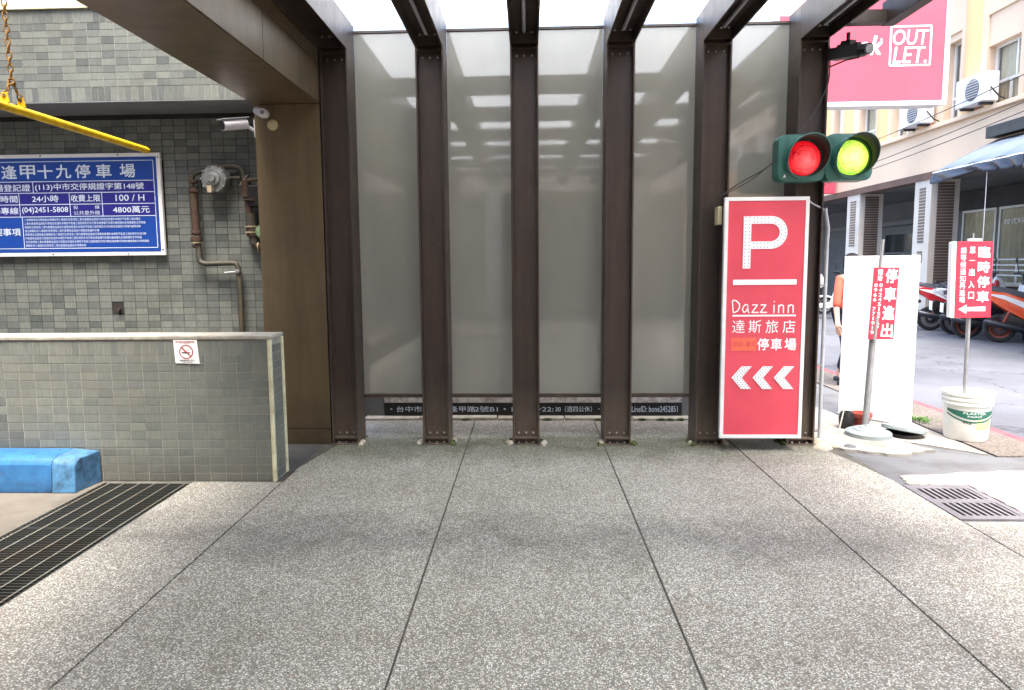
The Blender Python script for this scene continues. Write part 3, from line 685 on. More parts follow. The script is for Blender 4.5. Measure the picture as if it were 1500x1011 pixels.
# ================================================================== left: blue notice board
def survey(px_, py_, Y):
    d = CF+CR*((px_-PCX)/FOC)+CU*((PCY-py_)/FOC); t_ = Y/d.y
    return (CP.x+d.x*t_, CP.z+d.z*t_)
YS = 5.80
bs = thing('notice_board', 'large blue parking notice board with white Chinese text on the tiled wall', 'sign', (-4, YS, 2))
xr = -3.225; zt, zb = 2.50, 1.605; xl = -4.95
G().box(xl, xr, YS, YS+.03, zb, zt, .003).go('board', 'frame_white', bs)
def sb(x0, x1, z0, z1, y, mat, nm):
    return sheet(nm, [(x0, y, z0), (x1, y, z0), (x1, y, z1), (x0, y, z1)], mat, bs)
sb(xl+.03, xr-.033, zb+.035, zt-.033, YS-.002, 'sign_blue', 'blue_field')
# row heights
zr = [2.435, 2.262, 2.163, 2.062, 1.955, 1.675]   # lines top to bottom
sb(xl+.03, xr-.055, zr[4], zr[1], YS-.003, 'sign_navy', 'navy_field')
g = G(); LY = YS-.004
cr_ = xr-.06
def hl(z, x0=xl+.04, x1=None): stroke(g, (x0, z), (x1 or cr_, z), .006, LY)
for z in zr: hl(z)
for x, za, zb_ in ((cr_, zr[0], zr[5]), (-4.385, zr[1], zr[2]), (-4.52, zr[2], zr[4]), (-4.06, zr[2], zr[4]), (-3.765, zr[2], zr[4]), (-4.505, zr[4], zr[5])):
    stroke(g, (x, za), (x, zb_), .006, LY)
g.go('rule_lines', 'letter_blue', bs)
def bt(s_, x0, x1, z0, z1, bold=.012, res=2): text('lettering', s_, (x0, YS-.0045, z0), (x1-x0, 0, 0), (0, 0, z1-z0), 'letter_blue', bs, bold, res=res)
for s_, x0 in zip('逢甲十九停車場', (-4.66, -4.49, -4.33, -4.165, -3.99, -3.80, -3.585)):
    bt(s_, x0, x0+.135, 2.29, 2.405, .018, 3)
bt('停車場登記證', -4.90, -4.41, 2.18, 2.24); bt('(113)中市交停規證字第148號', -4.365, -3.38, 2.178, 2.244, .014)
bt('營業時間', -4.86, -4.535, 2.083, 2.143); bt('24小時', -4.40, -4.16, 2.083, 2.143); bt('收費上限', -4.045, -3.78, 2.083, 2.143, .014); bt('100 / H', -3.64, -3.38, 2.085, 2.14, .014)
bt('服務專線', -4.86, -4.535, 1.98, 2.04); bt('(04)2451-5808', -4.50, -4.08, 1.98, 2.04); bt('投　　　保', -4.03, -3.79, 2.018, 2.05, .0); bt('公共意外險', -4.03, -3.79, 1.968, 2.004, .0); bt('4800萬元', -3.67, -3.34, 1.98, 2.04, .014)
bt('管理事項', -4.86, -4.53, 1.79, 1.855)
src = '一本停車場全日開放進出車輛依序入場請勿任意停放二車內貴重物品請自行保管如有遺失本場恕不負責三請依規定方向行駛並減速慢行四場內嚴禁煙火及堆放雜物五停車逾時依費率計收'
rr = random.Random(3)
for k in range(8):
    L = [50, 52, 50, 32, 52, 50, 53, 26][k]; off = (k*23) % 30; s_ = (src*2)[off:off+L]
    bt(s_, -4.49, -4.49+L*.0217*.98, 1.917-k*.0325, 1.940-k*.0325, -.004, 1)
for x, z in ((-3.6, zt-.016), (-4.3, zt-.016), (xr-.016, zt-.04), (-3.56, zb+.016), (-4.25, zb+.016), (xr-.016, zb+.05)):
    G().lathe([(.007, 0), (.006, -.004), (0, -.005)], (x, YS, z), 'Y', 8).go('screw', 'ink', bs)
# no smoking notice
ns = thing('no_smoking_sign', 'small white no smoking notice on the low tiled wall', 'sign', (-2.35, 4.41, .92))
q = [(-2.44, 1.0), (-2.275, 1.0), (-2.262, .835), (-2.432, .84)]
g = G(); g.prism(q[::-1], 4.421, 4.4235, 'Y').go('plate', 'white', ns)
g = G(); c0 = Vector((-2.352, .918)); N = 28
for k in range(N):
    a0, a1 = 2*math.pi*k/N, 2*math.pi*(k+1)/N
    vs = [g.bm.verts.new((c0.x+math.cos(a)*r_, 4.4195, c0.y+math.sin(a)*r_)) for a, r_ in ((a0, .042), (a1, .042), (a1, .049), (a0, .049))]; g.bm.faces.new(vs)
stroke(g, (c0.x-.031, c0.y+.031), (c0.x+.031, c0.y-.031), .008, 4.4193)
g.go('prohibition_ring', 'ink_red', ns)
g = G(); stroke(g, (c0.x-.032, c0.y-.006), (c0.x+.026, c0.y-.006), .008, 4.4198); g.go('cigarette', 'ink', ns)
g = G()
pr = None
for k in range(9):
    p_ = (c0.x+.004+k*.003, c0.y+.004+.008*math.sin(k*.9)+k*.0022)
    if pr: stroke(g, pr, p_, .0016, 4.4198)
    pr = p_
g.go('smoke', 'ink', ns)
text('lettering', '本場所全面禁菸', (-2.425, 4.4195, .982), (.135, 0, 0), (0, 0, .012), 'ink_red', ns, .01, res=1)
text('lettering', 'NO SMOKING', (-2.392, 4.4195, .972), (.07, 0, 0), (0, 0, .0065), 'ink_red', ns, res=1)
text('lettering', '違者最高罰1萬元', (-2.40, 4.4195, .853), (.105, 0, 0), (0, 0, .012), 'ink', ns, .004, res=1)
text('lettering', '檢舉專線', (-2.38, 4.4195, .842), (.07, 0, 0), (0, 0, .008), 'ink', ns, res=1)

# gas pipes and meter
pp = thing('gas_pipework', 'rusty grey gas pipework looping round a cast meter on the tiled wall', 'pipe', (-2.7, 5.78, 1.6))
YP = 5.77
def P3(lst): return [(x, YP, z) for x, z in lst]
G().tube(P3([(-2.935, 2.20), (-2.935, 2.27), (-2.92, 2.305), (-2.88, 2.32), (-2.62, 2.365), (-2.55, 2.368), (-2.50, 2.355), (-2.475, 2.32), (-2.462, 2.25)]), .026, 12).go('pipe', 'pipe', pp, True)
G().tube(P3([(-2.925, 2.19), (-2.915, 1.78)]), .034, 12).go('pipe', 'rust', pp, True)
G().tube(P3([(-2.91, 1.79), (-2.905, 1.58), (-2.89, 1.54), (-2.85, 1.525), (-2.61, 1.53), (-2.575, 1.525), (-2.555, 1.49), (-2.55, .8), (-2.55, 0.0)]), .023, 12).go('pipe', 'pipe', pp, True)
for z, r_ in ((2.24, .038), (2.16, .042), (1.80, .042), (1.755, .046), (1.735, .05), (1.68, .032)):
    G().lathe([(r_*.8, -.014), (r_, -.009), (r_, .009), (r_*.8, .014)], (-2.92, YP, z), 'Z', 12).go('coupling', 'rust', pp, True)
G().lathe([(.03, -.006), (.046, -.004), (.046, .004), (.03, .006)], (-2.92, YP, 1.712), 'Z', 12).go('coupling', 'brass', pp, True)
m_ = G().lathe([(.0, -.10), (.03, -.10), (.036, -.08), (.06, -.075), (.07, -.06), (.108, -.05), (.122, -.025), (.122, .03), (.10, .045)], (-2.705, YP-.02, 2.255), 'Y', 28).go('meter_body', 'meter', pp, True)
for k in range(10):
    a = 2*math.pi*k/10; G().lathe([(.010, -.014), (.010, .0)], (-2.705+.108*math.cos(a), YP-.065, 2.255+.108*math.sin(a)), 'Y', 6).go('bolt', 'bolt', m_)
G().box(-2.735, -2.695, YP-.14, YP-.12, 2.13, 2.19, .003).go('meter_tag', 'brass', pp)
G().tube([(-2.64, YP-.02, 2.26), (-2.50, YP, 2.27)], .018, 10).go('pipe', 'pipe', pp, True)
for (x, z, z1, r_, mt) in ((-2.455, 2.25, 2.10, .042, 'rust'), (-2.44, 2.10, 1.95, .03, 'rust'), (-2.425, 1.96, 1.86, .044, 'pipe'), (-2.415, 1.86, 1.76, .052, 'rust'), (-2.405, 1.76, 1.69, .04, 'pipe')):
    G().tube([(x, YP, z), (x+.004, YP, z1)], r_, 12).go('pipe', mt, pp, True)
for z in (2.075, 1.845, 1.795): G().lathe([(.04, -.008), (.058, -.006), (.058, .006), (.04, .008)], (-2.42, YP, z), 'Z', 14).go('flange_ring', 'brass' if z < 1.9 else 'rust', pp, True)
G().tube([(-2.40, YP, 1.69), (-2.36, YP-.01, 1.67), (-2.25, YP-.01, 1.67)], .032, 12).go('pipe', 'rust', pp, True)
G().lathe([(.028, -.01), (.042, -.006), (.042, .006), (.028, .01)], (-2.355, YP-.01, 1.67), 'X', 14).go('flange_ring', 'brass', pp, True)
G().lathe([(.02, -.06), (.06, -.05), (.066, 0), (.06, .03)], (-2.30, YP-.02, 1.80), 'Y', 18).go('regulator', 'green_p', pp, True)
G().box(-2.43, -2.22, YP-.03, YP+.05, 2.02, 2.20, .01).go('valve_box', 'black', pp)
G().tube([(-2.44, YP-.02, 2.24), (-2.30, YP-.02, 2.26), (-2.22, YP-.01, 2.25)], .02, 10).go('pipe', 'pipe', pp, True)
G().tube([(-2.5, YP-.02, 2.2), (-2.42, YP-.05, 2.28)], .006, 6).go('lever', 'galv', pp)
G().tube([(-2.57, YP-.025, 1.452), (-2.66, YP-.05, 1.446)], [.009, .007], 8).go('tap_handle', 'conduit', pp, True)
G().lathe([(.012, -.035), (.022, -.03), (.022, 0)], (-2.555, YP, 1.452), 'Y', 10).go('tap_body', 'meter', pp, True)

# cameras on the column
cc = thing('security_camera', 'white bullet security camera pointing left off the bronze column', 'camera', (-2.2, 5.42, 2.6))
ax = (Vector((-2.405, 5.16, 2.585))-Vector((-2.26, 5.38, 2.645))).normalized()
p0 = Vector((-2.26, 5.36, 2.64))
G().tube([p0, p0+ax*.21], .043, 16).go('camera_body', 'cctv', cc, True)
G().tube([p0+ax*.206, p0+ax*.214], .037, 16).go('camera_lens', 'black', cc, True)
G().obox(p0+ax*.11+Vector((0, 0, .046)), (.24, .086, .004), ax.to_track_quat('X', 'Z').to_matrix()).go('sun_shield', 'cctv', cc)
G().tube([p0+ax*.02, (-2.225, 5.42, 2.60), (-2.203, 5.44, 2.60)], .013, 10).go('bracket', 'cctv', cc, True)
G().box(-2.212, -2.2025, 5.405, 5.475, 2.54, 2.68, .003).go('wall_plate', 'cctv', cc)
cc = thing('security_camera', 'white round security camera on the front of the bronze column near the soffit', 'camera', (-2.09, 5.38, 2.7))
G().tube([(-2.16, 5.35, 2.735), (-2.10, 5.30, 2.705), (-2.07, 5.26, 2.70)], [.03, .036, .034], 16).go('camera_body', 'cctv', cc, True)
G().lathe([(.0, -.016), (.03, -.012), (.036, 0), (.034, .05)], (-2.075, 5.26, 2.70), 'Y', 20).go('camera_front', 'cctv', cc, True)
G().lathe([(.0, -.022), (.015, -.02), (.018, -.01)], (-2.075, 5.26, 2.70), 'Y', 14).go('camera_lens', 'lens_glass', cc, True)
G().tube([(-2.13, 5.33, 2.715), (-2.13, 5.398, 2.70)], .016, 10).go('bracket', 'cctv', cc, True)
dk = G().lathe([(0, -.014), (.03, -.012), (.043, -.004), (.043, 0)], (-2.052, 5.398, 2.632), 'Y', 22).go('junction_disc', 'disc', None, True)
tag(dk, 'round ivory cable cover disc screwed to the bronze column below the cameras', 'cable cover')

# yellow height bar and chain
yb = thing('height_bar', 'yellow height limit bar hanging over the driveway by a rusty chain', 'barrier', (-2.9, 4, 2.4))
G().tube([(-2.915, 1.6, 2.415), (-2.905, 3.6, 2.4), (-2.895, 5.02, 2.385), (-2.895, 5.045, 2.385), (-2.895, 5.055, 2.385)], [.025, .025, .025, .021, .01], 16).go('bar', 'yellow', yb, True)
for y in (3.68, 3.80, 1.9, 2.2):
    G().prism([(-2.93, 2.42), (-2.88, 2.42), (-2.89, 2.475), (-2.92, 2.475)], y-.004, y+.004, 'Y').go('lug', 'yellow', yb)
    G().lathe([(.009, -.008), (.009, .008)], (-2.905, y, 2.458), 'Y', 8).go('lug_pin', 'rust', yb)
def chain(pa, pb, n_):
    pa = Vector(pa); pb = Vector(pb); d = (pb-pa); L = d.length; d.normalize()
    me = bpy.data.meshes.get('chain_link')
    if not me:
        g = G(); pts = []
        for k in range(13):
            a = 2*math.pi*k/12; pts.append((.0125*math.cos(a), 0, .022*math.sin(a)))
        g.tube(pts, .0042, 6, False); me = g.mesh(True); me.name = 'chain_link'; me.materials.append(M['chain'])
    qn = d.to_track_quat('Z', 'Y'); n_ = int(L/.034)
    for k in range(n_+1):
        o = bpy.data.objects.new('chain_link', me); COL.objects.link(o); o.parent = yb
        o.matrix_basis = Matrix.Translation(-yb.location) @ Matrix.Translation(pa+d*(k*L/n_)) @ qn.to_matrix().to_4x4() @ Matrix.Rotation(math.pi/2*(k % 2)+.4, 4, 'Z') @ Matrix.Rotation(random.uniform(-.12, .12), 4, 'X')
chain((-2.905, 3.74, 2.55), (-2.905, 3.72, 3.5), 26)
chain((-2.905, 3.685, 2.47), (-2.905, 3.735, 2.545), 5); chain((-2.905, 3.795, 2.47), (-2.905, 3.745, 2.545), 5)
chain((-2.905, 2.05, 2.47), (-2.905, 2.05, 3.5), 26)
for y in (3.72, 2.05): G().box(-2.93, -2.2, y-.02, y+.02, 3.5, 3.54).go('bracket_arm', 'yellow', yb)

# blue kerb
bk = thing('blue_kerb', 'glossy blue painted concrete kerb with a worn end against the low wall', 'kerb', (-3.3, 4.3, 0))
def kerb_prof(y0, top): return [(4.419, 0), (4.419, top), (4.26, top-.006), (4.215, top-.022), (4.195, top-.055), (4.185, .04), (4.175, 0)]
g = G()
A = [Vector((-5.6, y, z)) for y, z in kerb_prof(0, .242)]
G().prism([(y, z) for y, z in kerb_prof(0, .240)], -5.6, -3.20, 'X', .004).go('kerb_block', 'blue_paint', bk, True)
g = G()
pa = [(y, z) for y, z in kerb_prof(0, .240)]
va = [g.bm.verts.new((-3.197, y, z)) for y, z in pa]
vb = [g.bm.verts.new((-3.035-(.0 if z < .1 else .02)-(.05 if (y < 4.25 and z > .1) else 0), y, z-(.0 if z < .15 else .012))) for y, z in pa]
vb2 = [g.bm.verts.new((-3.012-(.0 if y > 4.3 else .03), max(y, 4.20), z*.93)) for y, z in pa]
for X_, Y_ in ((va, vb), (vb, vb2)):
    for i in range(len(pa)): g.bm.faces.new((X_[i], X_[(i+1) % len(pa)], Y_[(i+1) % len(pa)], Y_[i]))
g.bm.faces.new(va[::-1]); g.bm.faces.new(vb2)
bmesh.ops.bevel(g.bm, geom=g.bm.edges[:], offset=.004, segments=2, affect='EDGES')
g.go('kerb_end', 'worn_blue', bk, True)
G().prism(ragged([(-3.66, .10), (-3.56, .105), (-3.545, .13), (-3.64, .135)], .006, 4, 4), 4.1885, 4.192, 'Y').go('paint_chip', 'chip', bk)

# ================================================================== parking sign
ps = thing('parking_sign', 'tall red parking sign box with white P and arrows hung before the right post', 'sign', (1.83, 5.2, 0))
x0, x1, z0, z1 = 1.512, 2.150, .108, 1.992; YF = 5.20
G().box(x0+.012, x1-.012, YF+.012, YF+.17, z0+.01, z1-.01).go('sign_case', 'steel', ps)
fw = .028
for a in ((x0, x1, z1-fw, z1), (x0, x1, z0, z0+fw), (x0, x0+fw, z0+fw, z1-fw), (x1-fw, x1, z0+fw, z1-fw)):
    G().box(a[0], a[1], YF, YF+.04, a[2], a[3], .002).go('frame', 'frame_white', ps)
G().box(x0+fw, x1-fw, YF+.006, YF+.011, z0+fw, z1-fw).go('face', 'red', ps)
FY = YF+.0045
def sv(px_, py_): return survey(px_, py_, YF)
def rect_px(a, b_, c, d): # left, top, right, bottom pixel readings -> x0,x1,z0,z1
    p1 = sv(a, b_); p2 = sv(c, d); return p1[0], p2[0], p2[1], p1[1]
# P: stroke outline swept as a band
def band(pts, w, Y, name, mat, parent, th=.008, square=True):
    g = G(); pts = [Vector(p) for p in pts]; L = []; Rr = []
    for i, p in enumerate(pts):
        d = (pts[min(i+1, len(pts)-1)]-pts[max(i-1, 0)]).normalized(); nn = Vector((-d.y, d.x))*w/2
        L.append(p+nn); Rr.append(p-nn)
    for i in range(len(pts)-1):
        q = [L[i], L[i+1], Rr[i+1], Rr[i]]
        f = [g.bm.verts.new((v_.x, Y, v_.y)) for v_ in q]; b2 = [g.bm.verts.new((v_.x, Y+th, v_.y)) for v_ in q]
        g.bm.faces.new(f)
        for k in (0, 2): g.bm.faces.new((f[k], f[(k+1) % 4], b2[(k+1) % 4], b2[k]))
        if i == 0: g.bm.faces.new((f[3], f[0], b2[0], b2[3]))
        if i == len(pts)-2: g.bm.faces.new((f[1], f[2], b2[2], b2[1]))
    return g.go(name, mat, parent)
led_me = G().lathe([(.0042, 0), (.003, -.003), (0, -.004)], (0, 0, 0), 'Y', 6).mesh(); led_me.materials.append(M['led'])
def leds(lst, Y, parent):
    g = bmesh.new()
    for x, z in lst:
        t = led_me.copy(); t.transform(Matrix.Translation((x, Y, z))); g.from_mesh(t); bpy.data.meshes.remove(t)
    me = bpy.data.meshes.new('led_dots'); g.to_mesh(me); g.free(); o = link('led_dots', me, 'led', parent); o['kind'] = 'stuff'; return o
a = rect_px(1090, 317, 1152, 393)
L_, Rt, B_, T_ = a; w = .058
yP = T_-w/2; mid = (sv(1090, 365)[1]+sv(1090, 354)[1])/2; rad = (yP-mid)/2; xc = Rt-w/2-rad
bowl = [(L_+w/2+.0, yP)]+[(xc+rad*math.cos(t_), (yP+mid)/2+rad*math.sin(t_)) for t_ in [math.pi/2-k*math.pi/16 for k in range(17)]]+[(L_+w/2, mid)]
band([(L_+w/2, B_), (L_+w/2, T_)], w, FY-.004, 'letter_p_stem', 'letter', ps)
band([(L_+w, yP)]+bowl[1:-1]+[(L_+w, mid)], w, FY-.0035, 'letter_p_bowl', 'letter', ps)
dots = []
for s_ in (-.26, .26):
    z = B_+.014
    while z < T_-.005: dots.append((L_+w/2+s_*w, z)); z += .027
    x = L_+w+.02
    while x < xc: dots.append((x, yP+s_*w)); dots.append((x, mid+s_*w)); x += .027
    n_ = int(math.pi*(rad+s_*w)/.027)
    for k in range(1, n_): t_ = math.pi/2-math.pi*k/n_; dots.append((xc+(rad+s_*w)*math.cos(t_), (yP+mid)/2+(rad+s_*w)*math.sin(t_)))
leds(dots, FY-.005, ps)
a = rect_px(1074, 410, 1167, 417); G().box(a[0], a[1], FY-.004, FY, a[2], a[3], .001).go('white_bar', 'letter', ps)
def st(s_, l_, t_, r_, b_, mat='letter', bold=.0, parent=ps, sh=0.0, gl=None):
    a = rect_px(l_, t_, r_, b_); return text('lettering', s_, (a[0], FY-.0006, a[2]), (a[1]-a[0], 0, 0), (0, 0, a[3]-a[2]), mat, parent, bold, sh)
# hand drawn Latin name, built from strokes
a = rect_px(1073, 440, 1164, 458)
def hand(strokes, x0, x1, z0, z1, Y, w, name, parent):
    g = G()
    for sset in strokes:
        for p_, q_ in zip(sset, sset[1:]):
            A_ = (x0+(x1-x0)*p_[0], z0+(z1-z0)*p_[1]); B_2 = (x0+(x1-x0)*q_[0], z0+(z1-z0)*q_[1])
            stroke(g, A_, B_2, w, Y)
            c_ = [g.bm.verts.new((B_2[0]+w/2*math.cos(t_*math.pi/4), Y-.0002, B_2[1]+w/2*math.sin(t_*math.pi/4))) for t_ in range(8)]; g.bm.faces.new(c_)
    return g.go(name, 'letter', parent)
D = [[(.0, .95), (.02, 0)], [(0, 1), (.06, .97), (.115, .72), (.12, .45), (.09, .15), (.02, 0)]]
def la(x): return [[(x+.085, .60), (x+.05, .66), (x+.015, .5), (x, .25), (x+.025, .03), (x+.06, .12), (x+.085, .4), (x+.085, .6), (x+.09, .15), (x+.108, .0)]]
def lz(x): return [[(x, .62), (x+.085, .62), (x, .03), (x+.1, .03)]]
def li(x): return [[(x, .62), (x, .0)], [(x, .92), (x+.003, .86)]]
def ln(x): return [[(x, .62), (x, 0)], [(x, .42), (x+.035, .62), (x+.075, .55), (x+.08, 0)]]
hand(D+la(.165)+lz(.32)+lz(.455)+li(.67)+ln(.745)+ln(.90), a[0], a[1], a[2], a[3], FY-.0006, .009, 'lettering', ps)
a = rect_px(1073, 461.5, 1166, 463.5); sheet('thin_rule', [(a[0], FY-.0006, a[2]), (a[1], FY-.0006, a[2]), (a[1], FY-.0006, a[3]), (a[0], FY-.0006, a[3])], 'letter', ps)
for s_, l_, r_ in (('達', 1073, 1091), ('斯', 1097, 1115), ('旅', 1122, 1140), ('店', 1147, 1165)): st(s_, l_, 469, r_, 488, bold=-.004)
for s_, l_, r_ in (('停', 1110, 1126), ('車', 1130, 1145), ('場', 1150, 1166)): st(s_, l_, 496, r_, 513, bold=.022)
for l_, r_ in ((1072, 1090), (1091, 1108)):
    a = rect_px(l_, 495, r_, 514); G().box(a[0], a[1], FY-.002, FY, a[2], a[3]).go('orange_patch', 'orange', ps)
    text('lettering', '旅館' if l_ < 1080 else '專用', (a[0]+.01, FY-.003, a[2]+.03), (a[1]-a[0]-.02, 0, 0), (0, 0, .045), 'red', ps)
for l_ in (1072, 1103, 1134):
    a = rect_px(l_, 537, l_+28, 570); h = (a[3]-a[2])/2; wv_ = a[1]-a[0]; zc = (a[2]+a[3])/2
    poly = [(a[0], zc), (a[0]+wv_*.5, zc+h), (a[1], zc+h), (a[0]+wv_*.52, zc), (a[1], zc-h), (a[0]+wv_*.5, zc-h)]
    g = G(); g.prism(poly, FY-.006, FY, 'Y').go('chevron', 'letter', ps)
    dd = []
    for sgn in (1, -1):
        for r_ in range(1, 7):
            for c_ in range(3): t_ = (r_-.5)/6; xx = a[0]+wv_*(.5*t_)+wv_*(.1+.165*c_)*(1 if t_ > .0 else 1); dd.append((xx, zc+sgn*h*t_))
    leds(dd, FY-.0062, ps)
# box, cables, conduit
jb = G().box(1.478, 1.512-.001, 5.27, 5.36, 1.79, 1.93, .004).go('junction_box', 'disc', None); tag(jb, 'small cream power box on the left edge of the parking sign', 'power box')
def cable(name, pts, r_, mat, label, cat='cable', sag=0):
    P_ = [Vector(p) for p in pts]; out = []
    for i in range(len(P_)-1):
        for k in range(8):
            t_ = k/8; p0 = P_[max(i-1, 0)]; p1 = P_[i]; p2 = P_[i+1]; p3 = P_[min(i+2, len(P_)-1)]
            out.append(.5*((2*p1)+(-p0+p2)*t_+(2*p0-5*p1+4*p2-p3)*t_*t_+(-p0+3*p1-3*p2+p3)*t_**3))
    out.append(P_[-1])
    return tag(G().tube(out, r_, 6).go(name, mat, None, True), label, cat)
cable('signal_cable', [(1.50, 5.3, 1.93), (1.49, 5.28, 1.99), (1.535, 5.25, 2.04), (1.66, 5.22, 2.12), (1.80, 5.19, 2.20), (1.89, 5.18, 2.28)], .005, 'cable', 'dark twin cable from the power box up to the traffic signal')
cable('signal_cable', [(1.505, 5.3, 1.93), (1.515, 5.28, 2.01), (1.60, 5.25, 2.06), (1.72, 5.22, 2.13), (1.80, 5.19, 2.20)], .004, 'cable', 'thinner cable running just under the twin cable to the signal')
G().tube([(1.80, 5.19, 2.20), (1.88, 5.18, 2.28)], [.013, .008], 8)
cable('camera_cable', [(2.05, 5.40, 2.43), (2.17, 5.395, 2.56), (2.27, 5.39, 2.72), (2.338, 5.39, 2.9), (2.335, 5.39, 3.15)], .005, 'cable', 'dark cable running up the right post from the signal to the black camera')
cable('white_cable', [(2.15, 5.23, 1.98), (2.20, 5.3, 1.955), (2.30, 5.4, 1.93), (2.375, 5.44, 1.90)], .006, 'conduit', 'white cable sagging from the parking sign corner to the conduit')
cd = thing('conduit_pipe', 'thin white conduit standing beside the right post down to the ground', 'pipe', (2.39, 5.44, 0))
G().tube([(2.372, 5.44, 1.92), (2.376, 5.44, 1.88), (2.40, 5.44, 1.76), (2.396, 5.44, 1.66), (2.396, 5.44, .02)], .0145, 12).go('pipe', 'conduit', cd, True)
for z in (1.3, .65, .1): G().box(2.341, 2.41, 5.43, 5.457, z, z+.015).go('pipe_clip', 'bolt', cd)

# ================================================================== traffic signal
ts = thing('traffic_signal', 'green two lamp traffic signal lit red and yellow green above the parking sign', 'traffic signal', (2.2, 5.2, 2.27))
def rrect(cx_, cz_, hw, hh, r_, n_=6):
    out = []
    for (sx, sz, a0) in ((1, 1, 0), (-1, 1, 90), (-1, -1, 180), (1, -1, 270)):
        for k in range(n_+1):
            a = R(a0+90*k/n_); out.append((cx_+sx*(hw-r_)+r_*math.cos(a), cz_+sz*(hh-r_)+r_*math.sin(a)))
    return out
YT = 5.14
for cx_, lens in ((2.052, 'lamp_red'), (2.402, 'lamp_green')):
    h = G().prism(rrect(cx_, 2.272, .171, .172, .05), YT, YT+.13, 'Y', .008).go('housing', 'signal_green', ts, True)
    G().lathe([(.148, 0), (.148, -.014), (.134, -.018), (.132, 0)], (cx_+.01, YT, 2.266), 'Y', 36).go('lens_ring', 'signal_green', ts, True)
    G().lathe([(.128, -.004), (.12, -.022), (.1, -.038), (.07, -.05), (.035, -.057), (0, -.06)], (cx_+.01, YT, 2.266), 'Y', 36).go('lens', lens, ts, True)
    # visor: open tube, long at the top, cut away at the bottom
    g = G(); N = 40; rings = []
    for k in range(N+1):
        a = 2*math.pi*k/N - math.pi/2
        Ls = .018+.17*max(0, (.5+.5*math.sin(a)))**.8
        ro, ri = .150, .144
        fl = 1+.03*Ls/.17
        rings.append([g.bm.verts.new((cx_+.01+r_*math.cos(a)*f_, YT-y_, 2.266+r_*math.sin(a)*f_)) for r_, y_, f_ in ((ro, 0, 1), (ro, Ls, fl), (ri, Ls, fl), (ri, 0, 1))])
    for A_, B_2 in zip(rings, rings[1:]):
        for k in range(3):
            f = g.bm.faces.new((A_[k], A_[k+1], B_2[k+1], B_2[k])); f.material_index = 1 if k == 2 else 0
    me = g.mesh(True); me.materials.append(M['signal_green']); me.materials.append(M['signal_in']); link('visor', me, None, ts)
G().box(2.223, 2.231, YT+.01, YT+.11, 2.15, 2.39).go('joiner', 'signal_green', ts)
G().box(2.11, 2.34, YT+.13, 5.398, 2.25, 2.30).go('bracket', 'steel', ts)
text('lettering', 'A', (1.921, YT-.001, 2.126), (.018, 0, 0), (0, 0, .022), 'letter', ts, .05)

# black camera under the right beam
bcam = thing('black_camera', 'black boxy surveillance camera on a bracket beside the top of the right post', 'camera', (2.36, 5.3, 3.0))
ax = Vector((.16, -.55, -.10)).normalized(); p0 = Vector((2.345, 5.36, 3.075)); qm = ax.to_track_quat('X', 'Z').to_matrix()
G().obox(p0+ax*.15, (.30, .085, .085), qm).go('camera_body', 'black', bcam)
G().tube([p0+ax*.30, p0+ax*.37], [.043, .04], 16).go('lens_hood', 'black', bcam, True)
G().tube([p0+ax*.372, p0+ax*.374], .03, 16).go('camera_lens', 'lens_glass', bcam, True)
G().obox(p0+ax*.16+Vector((0, 0, .06)), (.10, .05, .045), qm).go('mount', 'black', bcam)
G().tube([p0+ax*.16+Vector((0, 0, .05)), p0+ax*.16+Vector((0, 0, .14))], .014, 8).go('mount_stem', 'black', bcam)
G().tube([p0+ax*.05+Vector((.0, 0, .055)), p0+ax*.12+Vector((.04, 0, .075)), p0+ax*.24+Vector((.03, 0, .05))], .011, 8).go('mount_arm', 'black', bcam)
G().tube([(2.345, 5.42, 3.0), p0+ax*.15+Vector((0, 0, -.055)), p0+ax*.28+Vector((0, 0, -.05))], .006, 6).go('bracket', 'black', bcam)

# ================================================================== street furniture on the right
wbd = thing('white_board', 'tall blank white panel standing upright beside the road', 'board', (3.24, 6.2, 0))
pa, pb = Vector((3.045, 6.52, 0)), Vector((3.435, 5.98, 0)); d = (pb-pa); ang = math.atan2(d.y, d.x)
b0 = G().box(0, d.length, 0, .022, .012, 1.545, .002).go('panel', 'white', wbd); b0.matrix_parent_inverse = Matrix.Translation(-wbd.location); b0.location = pa; b0.rotation_euler.z = ang
# second face so it stands: slim posts at the back
g = G().box(.05, .08, .023, .05, 0, 1.5).go('back_batten', 'white', wbd); g.matrix_parent_inverse = Matrix.Translation(-wbd.location); g.location = pa; g.rotation_euler.z = ang
g = G().box(d.length-.08, d.length-.05, .023, .05, 0, 1.5).go('back_batten', 'white', wbd); g.matrix_parent_inverse = Matrix.Translation(-wbd.location); g.location = pa; g.rotation_euler.z = ang
ex = thing('exit_sign', 'small red entrance sign on a steel pole before the white panel', 'sign', (2.93, 5.6, 0))
BP = [(0, .105), (.02, .105), (.03, .09), (.07, .088), (.078, .078), (.115, .074), (.123, .062), (.165, .055), (.178, .045), (.18, .01), (.17, .0)]
G().lathe([(r_, h) for r_, h in BP[::-1]], (2.905, 5.66, 0.0), 'Z', 40).go('round_base', 'base_grey', ex, True)
G().tube([(2.945, 5.80, 0.0), (2.975, 5.80, .86)], .027, 14).go('pole', 'galv', ex, True)
G().tube([(2.975, 5.80, .86), (3.03, 5.815, 1.68)], .013, 10).go('upper_pole', 'galv', ex, True)
G().tube([(2.97, 5.77, .82), (2.985, 5.77, 1.02)], .018, 10).go('clamp', 'galv', ex, True)
YE = 5.765
a = survey(1280, 392, YE); b_ = survey(1317, 392, YE); c_ = survey(1271, 497, YE); d_ = survey(1308, 497, YE)
